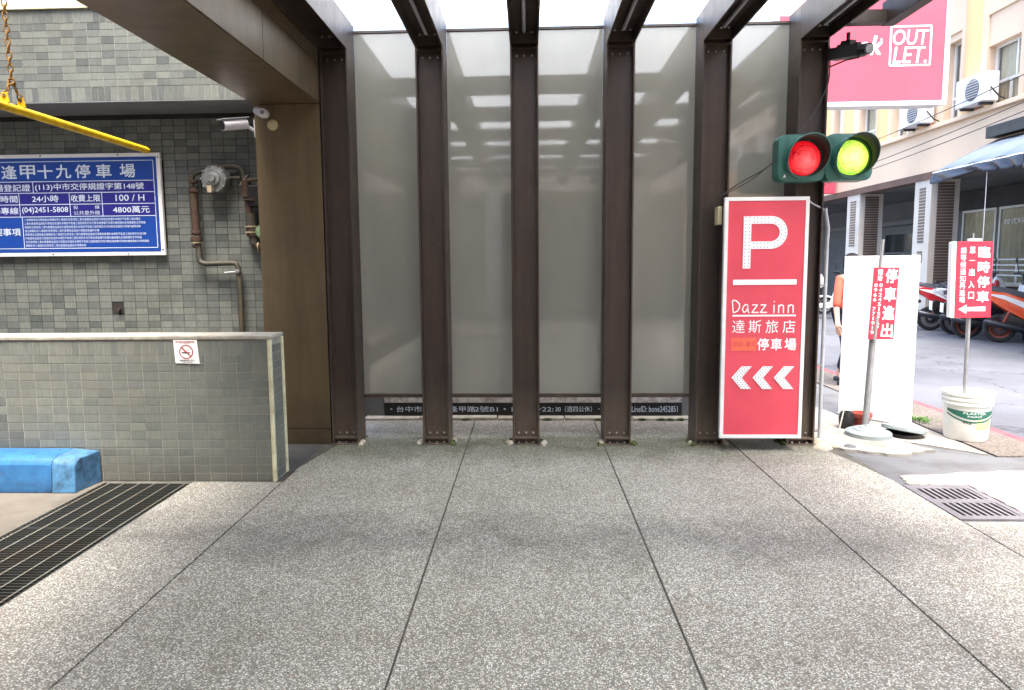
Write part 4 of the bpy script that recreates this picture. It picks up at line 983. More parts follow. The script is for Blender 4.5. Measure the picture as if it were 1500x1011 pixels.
def quadp(u, v_): # u right, v up
    top = Vector(a)*(1-u)+Vector(b_)*u; bot = Vector(c_)*(1-u)+Vector(d_)*u
    p_ = bot*(1-v_)+top*v_; return Vector((p_.x, YE-.005, p_.y))
g = G(); g.prism([c_, d_, b_, a], YE-.004, YE, 'Y').go('sign_plate', 'red_thin', ex)
def qtext(s_, u0, u1, v0, v1, parent, qp, bold=.0, rot=False, mat='letter'):
    if s_ == '1': m_ = (u0+u1)/2; u0, u1 = m_-(u1-u0)*.16, m_+(u1-u0)*.16
    vs, fs, asp = glyphs(s_, 0.0, 0.0, 2)
    ul = (qp(u1, v0)-qp(u0, v0)).length; vl = (qp(u0, v1)-qp(u0, v0)).length
    pts, fs = fatten(vs, fs, lambda x, y: qp(u0+(u1-u0)*x, v0+(v1-v0)*y), bold, ul, vl, Vector((0, -1, 0)))
    me = bpy.data.meshes.new('lettering'); me.from_pydata(pts, [], fs); me.update(); return link('lettering', me, mat, parent)
for s_, v_ in zip('停車進出', (.79, .535, .275, .03)): qtext(s_, .50, .94, v_, v_+.19, ex, quadp, .025)
qtext('電', .17, .37, .90, .97, ex, quadp, .02); qtext('洽', .17, .37, .82, .89, ex, quadp, .02)
for k, ch in enumerate('0424515767'): qtext(ch, .27, .40, .73-k*.066, .78-k*.066, ex, quadp, .0)
for k, ch in enumerate('0966 771919'):
    if ch != ' ': qtext(ch, .07, .20, .73-k*.066, .78-k*.066, ex, quadp, .0)
rb = thing('round_base', 'spare pale round sign base tilted against the foot of the white panel', 'sign base', (3.23, 5.72, 0))
o = G().lathe([(r_*.95, h*.7) for r_, h in BP[::-1]], (0, 0, 0), 'Z', 36).go('base_disc', 'base_grey', rb, True)
o.matrix_parent_inverse = Matrix.Identity(4); o.location = (0, 0, .035); o.rotation_euler = (R(-7), R(10), 0)
G().lathe([(.10, .0), (.14, .004), (.14, .028), (.10, .03)], (3.23, 5.72, 0), 'Z', 24).go('rubber_foot', 'black', rb, True)
fp = thing('flower_pot', 'small terracotta pot tucked behind the round base', 'pot', (2.985, 5.95, 0))
G().lathe([(.055, 0), (.075, .10), (.088, .10), (.088, .135), (.075, .135), (.07, .10), (.0, .09)], (2.985, 5.95, 0.01), 'Z', 24).go('pot', 'terracotta', fp, True)
dp = G().lathe([(.045, 0), (.062, .04), (.066, .1), (.05, .15), (.042, .15), (.035, .1), (0, .1)], (2.84, 5.92, .01), 'Z', 20).go('dark_jar', 'black', None, True); tag(dp, 'dark rounded jar beside the terracotta pot', 'jar')
sk = G().tube([(2.69, 5.74, .012), (2.80, 5.86, .26)], .006, 6).go('wooden_stick', 'cement', None); tag(sk, 'thin pale stick leaning by the round sign base', 'stick')

# bucket with sign
bu = thing('paint_bucket', 'white paint bucket with a green label holding the temporary parking sign', 'bucket', (3.70, 5.62, 0))
bx, by = 3.70, 5.64
G().lathe([(.152, 0), (.158, .01), (.172, .30), (.186, .302), (.186, .32), (.176, .323), (.176, .338), (.188, .34), (.188, .358), (.178, .36), (.178, .378), (.19, .38), (.19, .40), (.17, .40), (.165, .30), (.0, .29)], (bx, by, 0), 'Z', 48).go('bucket_body', 'bucket', bu, True)
def wrap(fn0, fn1, a0, a1, off, name, mat, n_=30):
    me_v = []; fs = []
    for k in range(n_+1):
        t_ = k/n_; a_ = R(a0+(a1-a0)*t_)
        for z in (fn0(t_), fn1(t_)):
            r_ = .1585+.0475*z+off; me_v.append((bx+r_*math.cos(a_), by+r_*math.sin(a_), z))
    for k in range(n_): fs.append((2*k, 2*k+2, 2*k+3, 2*k+1))
    me = bpy.data.meshes.new(name); me.from_pydata(me_v, [], fs); me.shade_smooth(); return link(name, me, mat, bu)
wv_ = lambda t_: -.055*math.sin(math.pi*t_)
wrap(lambda t_: .245+wv_(t_), lambda t_: .265+.2*wv_(t_), 185, 325, .002, 'label_band', 'bucket_green')
wrap(lambda t_: .215+wv_(t_), lambda t_: .228+wv_(t_), 185, 325, .0022, 'label_swoosh', 'bucket_green')
wrap(lambda t_: .11, lambda t_: .175+.02*math.sin(t_*9), 262, 305, .0018, 'label_splash', 'label_yellow', 12)
def wtext(s_, a0, a1, z0, z1, mat, bold=0):
    vs, fs, asp = glyphs(s_, 0.0, 0.0, 2); pts = []
    for x, y in vs:
        a_ = R(a0+(a1-a0)*x); z = z0+(z1-z0)*y; r_ = .1585+.0475*z+.0035; pts.append((bx+r_*math.cos(a_), by+r_*math.sin(a_), z))
    me = bpy.data.meshes.new('lettering'); me.from_pydata(pts, [], fs); me.update(); link('lettering', me, mat, bu)
wtext('PLASTER', 230, 285, .232, .250, 'letter', .03); wtext('PAINT', 240, 275, .208, .222, 'letter', .02); wtext('4kg', 228, 250, .145, .175, 'ink', .03)
hl_ = [(bx+.195*math.cos(R(t_)), by+.195*math.sin(R(t_)), .34-.05*math.sin(R(t_-20)*1.2)) for t_ in range(-40, 30, 10)]
G().tube(hl_, .004, 6).go('handle', 'galv', bu, True)
tp_ = thing('temporary_parking_sign', 'red temporary parking sign with white arrow on a pole standing in the bucket', 'sign', (3.68, 5.62, .3))
G().tube([(3.662, 5.62, .295), (3.655, 5.63, 1.66)], .016, 12).go('pole', 'galv', tp_, True)
YQ = 5.595
a2 = survey(1402, 354, YQ); b2 = survey(1455, 354, YQ); c2 = survey(1398, 466, YQ); d2 = survey(1451, 465, YQ)
g = G(); g.prism([c2, d2, b2, a2], YQ, YQ+.012, 'Y', .001).go('sign_plate', 'red_thin', tp_)
w_ = .035
g = G(); g.prism([(c2[0]-w_, c2[1]+.005), c2, a2, (a2[0]-w_, a2[1]-.005)], YQ+.004, YQ+.05, 'Y', .001).go('side_plate', 'frame_white', tp_)
G().box(3.61, 3.70, 5.59, 5.63, a2[1]+.001, a2[1]+.022, .002).go('clip', 'frame_white', tp_)
G().tube([(3.645, 5.61, a2[1]+.02), (3.647, 5.61, a2[1]+.07)], .006, 8).go('pole_tip', 'galv', tp_)
def qp2(u, v_):
    top = Vector(a2)*(1-u)+Vector(b2)*u; bot = Vector(c2)*(1-u)+Vector(d2)*u; p_ = bot*(1-v_)+top*v_; return Vector((p_.x, YQ-.0015, p_.y))
for s_, v_ in zip('臨時停車', (.79, .595, .40, .205)): qtext(s_, .60, .92, v_, v_+.145, tp_, qp2, .02)
for s_, v_ in zip('單一出入口', (.84, .73, .555, .395, .25)): qtext(s_, .36, .51, v_ if s_ != '一' else v_+.02, v_+(.09 if s_ != '一' else .028), tp_, qp2, .02)
for k, s_ in enumerate('請等候通知再進場'): qtext(s_, .11, .27, .845-k*.092, .925-k*.092, tp_, qp2, .0)
g = G(); ar = [(.10, .115), (.32, .175), (.32, .14), (.84, .145), (.84, .085), (.32, .09), (.32, .055)]
vs = [g.bm.verts.new(qp2(u, v_)) for u, v_ in ar]; g.bm.faces.new(vs); g.go('arrow', 'letter', tp_)
# weeds
wd = thing('weed_tuft', 'small green weed growing at the edge of the kerb paving', 'weed', (3.63, 6.25, 0))
g = bmesh.new(); rr = random.Random(9)
for k in range(70):
    a_ = rr.uniform(0, 6.28); L = rr.uniform(.03, .09); bx_ = 3.66+rr.gauss(0, .035); by_ = 6.2+rr.gauss(0, .06); tilt = rr.uniform(.3, 1.1)
    dx, dy = math.cos(a_)*L*tilt, math.sin(a_)*L*tilt; wx, wy = -math.sin(a_)*.006, math.cos(a_)*.006
    vs = [g.verts.new(p) for p in ((bx_, by_, 0), (bx_+dx*.5+wx, by_+dy*.5+wy, L*.5), (bx_+dx, by_+dy, L*.7), (bx_+dx*.5-wx, by_+dy*.5-wy, L*.5))]; g.faces.new(vs)
me = bpy.data.meshes.new('leaves'); g.to_mesh(me); g.free(); link('leaves', me, 'weed', wd, kind='stuff')

# ================================================================== OUTLET billboard
ob = thing('outlet_billboard', 'big pink red billboard with white OUTLET lettering in a box frame', 'billboard', (4.1, 8, 4.5))
bx0, bx1, bz0, bz1 = 2.9, 4.80, 3.27, 6.4
G().box(bx0, bx1-.02, 8.02, 8.26, bz0+.02, bz1).go('case', 'frame_white', ob)
G().box(bx0, bx1, 7.985, 8.018, bz0-.0, bz0+.05, .003).go('frame', 'frame_white', ob); G().box(bx1-.055, bx1, 7.985, 8.018, bz0+.051, bz1, .003).go('frame', 'frame_white', ob)
G().box(bx0, bx1-.0555, 7.995, 8.018, bz0+.0505, bz1).go('face', 'pink', ob)
def obt(s_, l_, t_, r_, b_, bold, sh=.14):
    p1 = survey(l_, t_, 7.99); p2 = survey(r_, b_, 7.99); text('lettering', s_, (p1[0], 7.992, p2[1]), (p2[0]-p1[0], 0, 0), (0, 0, p1[1]-p2[1]), 'letter', ob, bold, sh)
obt('OUT', 1309, 44, 1360, 65, .012); obt('LET.', 1309, 69, 1357, 92, .012); obt('ook', 1240, 54, 1292, 80, .03, .25)
obt('®', 1290, 56, 1293, 60, 0, 0)
p1 = survey(1306, 39, 7.99); p2 = survey(1362, 95, 7.99)
g = G()
for A_, B_2 in (((p1[0], p1[1]), (p2[0], p1[1])), ((p2[0], p1[1]), (p2[0], p2[1])), ((p2[0], p2[1]), (p1[0], p2[1])), ((p1[0], p2[1]), (p1[0], p1[1]))): stroke(g, A_, B_2, .02, 7.992)
g.go('letter_frame', 'letter', ob)
sp_ = thing('billboard_post', 'grey steel post carrying the billboard behind the right post', 'post', (2.95, 8.2, 0))
G().tube([(2.98, 8.32, 0), (2.98, 8.32, 6.2)], .05, 14).go('pole', 'galv', sp_, True)
G().box(2.94, 3.02, 8.255, 8.33, 4.4, 4.5).go('bracket', 'steel', sp_)
s2 = thing('pink_sign', 'small pink red projecting sign on the facade below the signal', 'sign', (8.3, 19.6, 3.9))
G().box(8.35, 8.95, 19.9, 20.0, 3.45, 4.3, .01).go('panel', 'pink', s2)

# ================================================================== arcade building across the street
ab = thing('arcade_building', 'cream apartment building with peach pilasters over a dark ground floor arcade', 'building', (9, 20, 0))
XF = 9.0
G().box(XF, XF+.28, 5, 44, 3.46, 4.42).go('spandrel', 'facade', ab)
G().box(XF-.10, XF, 5, 44, 4.37, 4.46, .01).go('ledge', 'facade', ab)
G().box(XF-.03, XF+.3, 5, 44, 3.30, 3.459).go('arcade_fascia', 'brown_fascia', ab)
G().box(XF+.28, 14, 5, 44, 3.32, 3.45).go('arcade_ceiling', 'arcade', ab)
G().box(XF+.02, XF+.28, 5, 44, 6.25, 9.5).go('upper_wall', 'facade', ab)
G().box(XF+.5, 16, 5, 44, 3.46, 9.45).go('rear_mass', 'facade', ab)
wins = [(11.0, 12.1), (12.9, 13.82), (14.62, 15.12), (16.35, 17.2), (17.95, 18.85), (19.9, 20.35)]
y = 21.2
while y < 43: wins.append((y, y+.9)); y += 1.65
wins = [(5.6, 6.6), (7.4, 8.4), (9.2, 10.2)]+wins
prev = 5.0
for k, (a_, b_) in enumerate(wins):
    # wall between windows, with a proud rounded pilaster
    G().box(XF+.02, XF+.28, prev, a_, 4.4205, 6.249).go('wall', 'facade', ab)
    if a_-prev > .35:
        c_ = (a_+prev)/2; w_ = min(.22, (a_-prev)/2-.02)
        pl = G().prism([(XF+.02+.0, c_-w_), (XF-.05, c_-w_*.8), (XF-.09, c_-w_*.3), (XF-.09, c_+w_*.3), (XF-.05, c_+w_*.8), (XF+.02, c_+w_)], 4.461, 9.4, 'Z').go('pilaster', 'pilaster', ab, True)
    prev = b_
    zt_ = 5.65 if b_-a_ > .6 else 6.1
    if zt_ < 6.2: G().box(XF+.06, XF+.28, a_+.001, b_-.001, zt_+.001, 6.249).go('lintel', 'facade', ab)
    wn_ = G().box(XF+.2, XF+.24, a_, a_+.05, 4.43, zt_).box(XF+.2, XF+.24, b_-.05, b_, 4.43, zt_).box(XF+.2, XF+.24, a_+.05, b_-.05, 4.43, 4.48).box(XF+.2, XF+.24, a_+.05, b_-.05, zt_-.05, zt_).box(XF+.2, XF+.24, a_+.05, b_-.05, 4.92, 4.97).go('window', 'alu', ab)
    md = (a_+b_)/2
    G().box(XF+.195, XF+.235, md-.02, md+.02, 4.481, 4.919).go('window_bar', 'alu', wn_)
    G().box(XF+.195, XF+.235, a_+.35*(b_-a_)-.02, a_+.35*(b_-a_)+.02, 4.971, zt_-.051).go('window_bar', 'alu', wn_)
    G().box(XF+.225, XF+.229, a_+.05, b_-.05, 4.48, zt_-.05).go('pane', 'win', wn_)
    if k < 8:
        g = G(); pts = []; NN = 24
        vs = [(XF+.27+.012*math.sin(q_*2.2), a_+.06+(b_-a_-.12)*q_/NN) for q_ in range(NN+1)]
        lo = [g.bm.verts.new((x_, y_, 4.5)) for x_, y_ in vs]; hi = [g.bm.verts.new((x_, y_, zt_-.06)) for x_, y_ in vs]
        for q_ in range(NN): g.bm.faces.new((lo[q_], lo[q_+1], hi[q_+1], hi[q_]))
        g.go('curtain', 'curtain', wn_)
G().box(XF+.02, XF+.28, prev, 44, 4.4205, 6.249).go('wall', 'facade', ab)
# ground floor: columns, recess wall, doors, planter wall with railing
cols = [(15.35, 15.98), (18.55, 19.25), (22.2, 22.8), (26, 26.6), (30, 30.6), (34, 34.6), (38, 38.6), (7.6, 8.2), (11.0, 11.5)]
for a_, b_ in cols:
    cl = G().box(XF+.0, XF+.62, a_, b_, 0, 3.2995).go('column', 'column', ab)
    # tile courses on the street face and the near face
    g = G(); z = 1.9
    while z < 3.1: g.box(XF-.012, XF, a_+.2, b_-.2, z, z+.045); z += .07
    g.go('tile_course', 'brick', cl)
    g = G(); z = .6
    while z < 3.2: g.box(XF+.14, XF+.5, a_-.012, a_, z, z+.052); z += .066
    g.go('tile_course', 'brick', cl)
    g = G(); z = 1.45
    while z < 1.68: g.box(XF-.012, XF, a_+.22, b_-.22, z, z+.045); z += .07
    g.go('tile_course', 'brick', cl)
G().box(11.8, 12, 5, 44, 0, 3.3195).go('recess_wall', 'arcade', ab)
sh = G().box(11.7, 11.79, 11.0, 19.3, 2.82, 3.3).go('shop_header', 'arcade_dark', ab)
for (a_, b_) in ((11.2, 12.6), (12.7, 14.2), (14.3, 15.7), (15.8, 17.1), (17.2, 18.5)):
    w1 = G().box(11.70, 11.76, a_, a_+.06, .6, 2.8).box(11.70, 11.76, b_-.06, b_, .6, 2.8).box(11.70, 11.76, a_+.06, b_-.06, 2.74, 2.8).box(11.70, 11.76, a_+.06, b_-.06, .6, .66).go('shop_window', 'alu', ab)
    g = G(); NN = 60; vs = [(11.75+.02*math.sin(q_*1.9), a_+.07+(b_-a_-.14)*q_/NN) for q_ in range(NN+1)]
    lo = [g.bm.verts.new((x_, y_, .67)) for x_, y_ in vs]; hi = [g.bm.verts.new((x_, y_, 2.73)) for x_, y_ in vs]
    for q_ in range(NN): g.bm.faces.new((lo[q_], lo[q_+1], hi[q_+1], hi[q_]))
    g.go('curtain', 'curtain', w1)
    G().box(11.715, 11.72, a_+.06, b_-.06, .66, 2.74).go('pane', 'win', w1).hide_render = False
text('lettering', '韓式料理', (11.69, 16.9, 2.35), (0, -.9, 0), (0, 0, .14), 'letter', ab, .0)
# doors further along
for (a_, b_) in ((20.2, 22.4), (28, 29.4)):
    w1 = G().box(11.70, 11.79, a_, a_+.08, 0, 2.4).box(11.70, 11.79, b_-.08, b_, 0, 2.4).box(11.70, 11.79, a_+.08, b_-.08, 2.32, 2.4).box(11.7, 11.79, a_+.08, b_-.08, 1.7, 1.76).box(11.7, 11.79, (a_+b_)/2-.04, (a_+b_)/2+.04, 0, 1.7).go('door_frame', 'arcade', ab)
    G().box(11.74, 11.76, a_+.08, b_-.08, 0, 2.32).go('pane', 'win_dark', w1)
G().box(11.6, 11.79, 19.4, 28, 2.6, 2.75).go('shutter_box', 'arcade', ab)
for k in range(28): G().box(11.72, 11.78, 23.4, 27.4, .1+k*.09, .17+k*.09).go('shutter_slat', 'arcade', ab)
for (a_, b_) in ((11.51, 15.34), (15.99, 18.54)):
    XQ = XF+1.1
    wl_ = G().box(XQ+.08, XQ+.3, a_, b_, 0, .93).go('planter_wall', 'brown_fascia', ab)
    g = G(); z = .1
    while z < .85: g.box(XQ+.066, XQ+.08, a_, b_, z, z+.05); z += .075
    g.go('tile_course', 'brick', wl_)
    G().box(XQ+.03, XQ+.36, a_, b_, .9305, 1.01, .008).go('coping', 'column', ab)
    for z in (1.16, 1.27, 1.38, 1.50): G().tube([(XQ+.19, a_, z), (XQ+.19, b_, z)], .016, 8).go('rail', 'alu', ab)
    y = a_+.05
    while y < b_: G().tube([(XQ+.19, y, 1.01), (XQ+.19, y, 1.51)], .02, 8).go('rail_post', 'alu', ab); y += .95
sg = G().box(XF+1.10, XF+1.13, 15.3, 15.9, .42, .82, .004).go('notice_plate', 'white', ab)
for k in range(4): text('lettering', '機車停放請靠牆', (XF+1.098, 15.85, .74-k*.085), (0, -.5, 0), (0, 0, .04), 'sign_blue', ab, res=1)
# low bonsai / plants pots on planter wall and parked items are separate: air conditioners
for (y, lab, z) in ((13.33, 'white air conditioner under the curtained window above the awning', 4.47), (15.35, 'white air conditioner on the ledge below the billboard corner', 4.47)):
    acu = thing('air_conditioner', lab, 'air conditioner', (XF-.12, y+.4, z), 'air conditioners on the ledge')
    xa = XF-.33
    G().box(xa, XF-.03, y, y+.82, z+.05, z+.60, .015).go('casing', 'ac', acu)
    G().lathe([(.0, -.012), (.03, -.012), (.03, -.006), (.2, -.006), (.21, 0)], (xa, y+.32, z+.32), 'X', 28).go('fan_guard', 'arcade', acu, True)
    for k in range(7): G().box(xa-.02, xa-.012, y+.14, y+.5, z+.17+k*.05, z+.178+k*.05).go('guard_bar', 'ac', acu)
    for q_ in (.1, .65): G().box(xa+.02, XF-.05, y+q_, y+q_+.05, z-.0, z+.05).go('foot', 'arcade_dark', acu)
    G().tube([(XF-.2, y-.02, z+.3), (XF-.18, y-.08, z+.22), (XF-.1, y-.12, z+.1), (XF, y-.14, z+.05)], .014, 8).go('hose', 'black', acu)
# awnings
def awning(y0, y1, lab, drop):
    aw = thing('awning', lab, 'awning', (8.4, (y0+y1)/2, 3.2), 'canvas awnings over the arcade')
    g = G(); nx, ny = 2, 30
    rows = []
    for (x_, z) in ((8.98, 3.78), (8.4, 3.50), (7.82, 3.18)):
        rows.append([g.bm.verts.new((x_, y0+(y1-y0)*k/ny, z-(.02*math.sin(k*.7) if x_ < 8.9 else 0))) for k in range(ny+1)])
    for A_, B_2 in zip(rows, rows[1:]):
        for k in range(ny): g.bm.faces.new((A_[k], A_[k+1], B_2[k+1], B_2[k]))
    o = g.go('canvas', 'awning', aw, True)
    m_ = o.modifiers.new('s', 'SOLIDIFY'); m_.thickness = .008
    g = G(); ny = 80; rows = []
    for r_ in range(5):
        t_ = r_/4; row = []
        for k in range(ny+1):
            u = k/ny; y = y0+(y1-y0)*u; sag = drop*(.55+.45*abs(math.cos(u*math.pi*1.0)))
            fold = .06*t_*math.sin(u*30+t_*4+3*math.sin(u*5))*(.4+.6*abs(math.sin(u*4)))
            row.append(g.bm.verts.new((7.82+fold-.02*t_, y, 3.175-.02*math.sin(k*.2)*0-sag*t_)))
        rows.append(row)
    for A_, B_2 in zip(rows, rows[1:]):
        for k in range(ny): g.bm.faces.new((A_[k], A_[k+1], B_2[k+1], B_2[k]))
    o = g.go('valance', 'valance', aw, True); m_ = o.modifiers.new('s', 'SOLIDIFY'); m_.thickness = .005
    G().tube([(7.83, y0, 3.17), (7.83, y1, 3.17)], .018, 8).go('front_rail', 'frame_white', aw)
    for y in (y0+.04, y1-.04): G().tube([(8.98, y, 3.5), (7.83, y, 3.16)], .014, 8).go('arm', 'frame_white', aw)
    G().box(8.76, 8.97, y0, y1, 3.80, 4.02, .01).go('cassette', 'black', aw)
    return aw
awning(10.95, 13.32, 'pale canvas awning with a folded blue valance at the right of the street', .22)
awning(7.6, 10.9, 'second canvas awning cut by the right edge of the picture', .26)
ck = G().tube([(7.85, 11.83, 3.0), (7.85, 11.83, 1.78)], .005, 6).go('awning_crank', 'frame_white', None); tag(ck, 'thin white crank rod hanging down from the awning', 'rod')

# overhead wires along the facade
for k, (za, zb_, lab) in enumerate(((3.72, 4.30, 'lowest wire running along the cream facade'), (3.86, 4.46, 'middle wire sagging across the cream facade'), (4.5, 4.9, 'upper wire crossing the cream facade above the ledge'))):
    pts = [(8.6, 26-(26-9)*t_/16, za+(zb_-za)*t_/16-.25*math.sin(math.pi*t_/16)) for t_ in range(17)]
    tag(G().tube(pts, .009, 5).go('overhead_wire', 'cable', None), lab, 'wire', 'wires along the facade')

# street end
eb = thing('far_building', 'pale building closing the far end of the street', 'building', (10, 60, 0))
G().box(-6, 30, 60, 66, 0, 14).go('wall', 'facade', eb)
for i in range(9):
    for j in range(3): G().box(-4+i*3.4, -2.4+i*3.4, 59.9, 60, 1.5+j*4, 3.2+j*4).go('window', 'win', eb)
# building behind the camera on the right: seen in the last glass panel
rbld = thing('cream_building', 'cream building with large dark characters mirrored in the right glass panel', 'building', (8.2, -14, 0))
G().box(8.0, 12, -34, -2.2, 5.95, 8.6).go('upper_wall', 'pale_wall', rbld)
G().box(8.0, 12, -34, -2.2, 0, 5.0).go('lower_wall', 'pilaster', rbld)
for k in range(14):
    y = -3.4-k*2.2; pr_ = G().box(7.95, 12, y-.16, y+.16, 5.001, 5.949).go('pier', 'white', rbld)
    wn_ = G().box(8.2, 8.24, y-2.04, y-.16, 5.001, 5.949).go('window', 'win', rbld)
    for q_ in range(5): G().box(8.15, 8.199, y-.3-q_*.4, y-.26-q_*.4, 5.001, 5.949).go('window_bar', 'alu', wn_)
for ch, y in zip('福中川木', (-11.0, -12.4, -13.5, -14.6)):
    text('lettering', ch, (7.985, y+.38, 6.15), (0, -.76, 0), (0, 0, .78), 'brown_fascia', rbld, .012)
# across the way behind the camera
ob_ = thing('shophouse_row', 'row of dark fronted shophouses behind the camera', 'building', (-2, -12, 0))
G().box(-16, 4.6, -16, -6.4, 3.4, 12).go('upper_wall', 'facade', ob_); G().box(-16, 4.6, -16, -8.6, 0, 3.399).go('shop_front', 'arcade_dark', ob_)
for k in range(6): G().box(-15.5+k*3.6, -15.1+k*3.6, -6.9, -6.4, 0, 3.399).go('column', 'column', ob_)

# ================================================================== scooters
def scooter(label, body, accent, rim='rim', group='scooters parked under the arcade'):
    t = thing('scooter', label, 'scooter', (0, 0, 0), group)
    def wheel(x):
        ty = G().lathe([(.165, -.035), (.20, -.055), (.235, -.05), (.25, -.02), (.25, .02), (.235, .05), (.20, .055), (.165, .035)], (x, 0, .25), 'Y', 26).go('tyre', 'tyre', t, True)
        g = G().lathe([(.03, -.05), (.045, -.045), (.045, .045), (.03, .05)], (x, 0, .25), 'Y', 12)
        g.lathe([(.15, -.035), (.172, -.04), (.172, .04), (.15, .035), (.15, -.035)], (x, 0, .25), 'Y', 24)
        for k in range(5):
            a_ = 2*math.pi*k/5+.3; g.obox(Vector((x+.095*math.cos(a_), 0, .25+.095*math.sin(a_))), (.13, .03, .03), Matrix.Rotation(-a_, 3, 'Y'))
        g.go('rim', rim, ty)
        G().lathe([(.10, -.046), (.10, -.043)], (x, 0, .25), 'Y', 18).go('brake_disc', 'muffler', ty)
    wheel(-.62); wheel(.64)
    # tail body
    G().prism([(-.92, .80), (-.98, .74), (-.72, .60), (-.46, .50), (-.30, .36), (-.10, .32), (-.05, .56), (-.30, .68), (-.60, .76)], -.135, .135, 'Y', .03).go('tail_body', body, t, True)
    for s_ in (-1, 1):
        G().prism([(-.90, .745), (-.60, .66), (-.32, .55), (-.14, .42), (-.12, .50), (-.32, .63), (-.62, .725)], s_*.132, s_*.146, 'Y', .004).go('side_stripe', accent, t, True)
    G().prism([(-.99, .83), (-.93, .78), (-.60, .745), (-.28, .68), (-.06, .60), (-.02, .64), (-.10, .74), (-.35, .77), (-.62, .83), (-.86, .86)], -.125, .125, 'Y', .03).go('seat', 'seat', t, True)
    G().prism([(-.45, .50), (-.62, .50), (-.66, .40), (-.50, .28), (-.25, .20), (.0, .18), (.02, .30), (-.25, .36)], -.11, .11, 'Y', .02).go('engine_cover', 'black', t, True)
    G().tube([(-.12, -.12, .24), (-.30, -.15, .24), (-.42, -.165, .27), (-.86, -.17, .37), (-.90, -.17, .38)], [.02, .025, .055, .06, .03], 12).go('muffler', 'muffler', t, True)
    G().prism([(-.80, .56), (-.98, .60), (-1.02, .50), (-.98, .40), (-.95, .40), (-.94, .50), (-.80, .52)], -.05, .05, 'Y', .008).go('rear_fender', 'black', t, True)
    G().box(-1.035, -1.025, -.12, .12, .44, .58, .003).go('number_plate', 'white', t)
    G().box(-1.0, -.93, -.09, .09, .70, .765, .01).go('tail_lamp', 'sc_red', t)
    G().tube([(-.90, .11, .84), (-.98, .10, .88), (-1.0, 0, .885), (-.98, -.10, .88), (-.90, -.11, .84)], .013, 8).go('grab_rail', 'black', t, True)
    # floor and leg shield
    G().prism([(-.14, .28), (.30, .26), (.42, .34), (.52, .66), (.50, .88), (.44, .90), (.40, .62), (.30, .36), (-.10, .36)], -.15, .15, 'Y', .025).go('leg_shield', body, t, True)
    G().prism([(.42, .86), (.52, .62), (.60, .66), (.64, .78), (.56, .92), (.46, .96)], -.11, .11, 'Y', .03).go('front_fairing', accent, t, True)
    G().box(.61, .655, -.07, .07, .70, .80, .015).go('headlight', 'lens_glass', t)
    G().tube([(.64, 0, .25), (.50, 0, .70), (.44, 0, 1.0)], .028, 10).go('fork', 'muffler', t, True)
    g = G(); g.prism([(.40, .40), (.50, .51), (.64, .54), (.80, .50), (.88, .40), (.80, .46), (.64, .50), (.50, .46)], -.07, .07, 'Y', .006).go('front_fender', accent, t, True)
    G().tube([(.38, -.33, .99), (.43, -.22, 1.0), (.45, 0, .97), (.43, .22, 1.0), (.38, .33, .99)], .017, 8).go('handlebar', 'black', t, True)
    for s_ in (-1, 1):
        mr = G().tube([(.42, s_*.2, 1.0), (.40, s_*.27, 1.16)], .007, 6).go('mirror', 'black', t)
        G().lathe([(0, -.015), (.045, -.012), (.05, 0)], (.40, s_*.28, 1.19), 'X', 14).go('mirror_glass', 'black', mr, True)
    G().tube([(-.25, .1, .22), (-.20, .22, .02)], .012, 8).go('side_stand', 'muffler', t)
    for q_, r_ in (((-.64, -.13, .27), (-.52, -.13, .55)),): G().tube([q_, r_], .026, 10).go('shock_absorber', 'rim_red', t, True)
    keep = ('tyre', 'muffler', 'side_stand', 'shock_absorber', 'front_fender', 'engine_cover')
    for ch in [q for q in COL.objects if q.parent == t and not q.name.startswith(keep)]:
        for y_ in [ch]+[q for q in COL.objects if q.parent == ch]:
            for v_ in y_.data.vertices:
                if v_.co.z > .30: v_.co.z += (v_.co.z-.30)*.27
    return t
def place(o, x, y, rz): o.location = (x, y, -.018); o.rotation_euler = (R((x*37 % 1-.5)*5), 0, R(rz)); o.scale = (1.04,)*3
s1 = scooter('red and white scooter with rear licence plate toward the white panel', 'sc_red', 'sc_white'); place(s1, 9.33, 14.45, -20)
def recolor(t, mp_):
    for ch in [x for x in COL.objects if x.parent == t]:
        for y_ in [ch]+[x for x in COL.objects if x.parent == ch]:
            mm = y_.data.materials[0]
            for k_, v_ in mp_.items():
                if mm == M[k_]: y_.data = y_.data.copy(); y_.data.materials[0] = M[v_]
def another(src, label, x, y, rz, mp_=None):
    c = clone(src); c['label'] = label; place(c, x, y, rz)
    if mp_: recolor(c, mp_)
    return c
s2_ = another(s1, 'dark scooter with a red rimmed wheel showing under the temporary parking sign', 9.12, 12.92, -20, {'sc_red': 'sc_dark', 'sc_white': 'sc_dark', 'rim': 'rim_red'})
s3 = another(s1, 'orange and white scooter with an orange wheel rim right of the parking sign pole', 9.28, 12.25, -20, {'sc_red': 'sc_orange', 'rim': 'rim_red'})
another(s1, 'dark trimmed white scooter between the red scooter and the temporary parking sign', 9.32, 13.62, -20, {'sc_red': 'sc_white', 'sc_white': 'sc_dark'})
for k, (x, y, rz, mp_, lab) in enumerate(((7.75, 18.0, -30, {'sc_red': 'sc_white', 'sc_white': 'sc_dark'}, 'white scooter visible between conduit and white panel, nearest one'),
        (7.9, 19.6, -25, {'sc_red': 'sc_dark', 'sc_white': 'sc_white'}, 'dark scooter with pale trim behind the nearest white scooter'),
        (7.9, 21.3, -20, {'sc_red': 'sc_white', 'sc_white': 'sc_white'}, 'all white scooter further down the street'),
        (7.9, 23.2, -20, {'sc_red': 'sc_dark', 'sc_white': 'sc_dark'}, 'black scooter deepest in the visible row'))):
    another(s1, lab, x, y, rz, mp_)

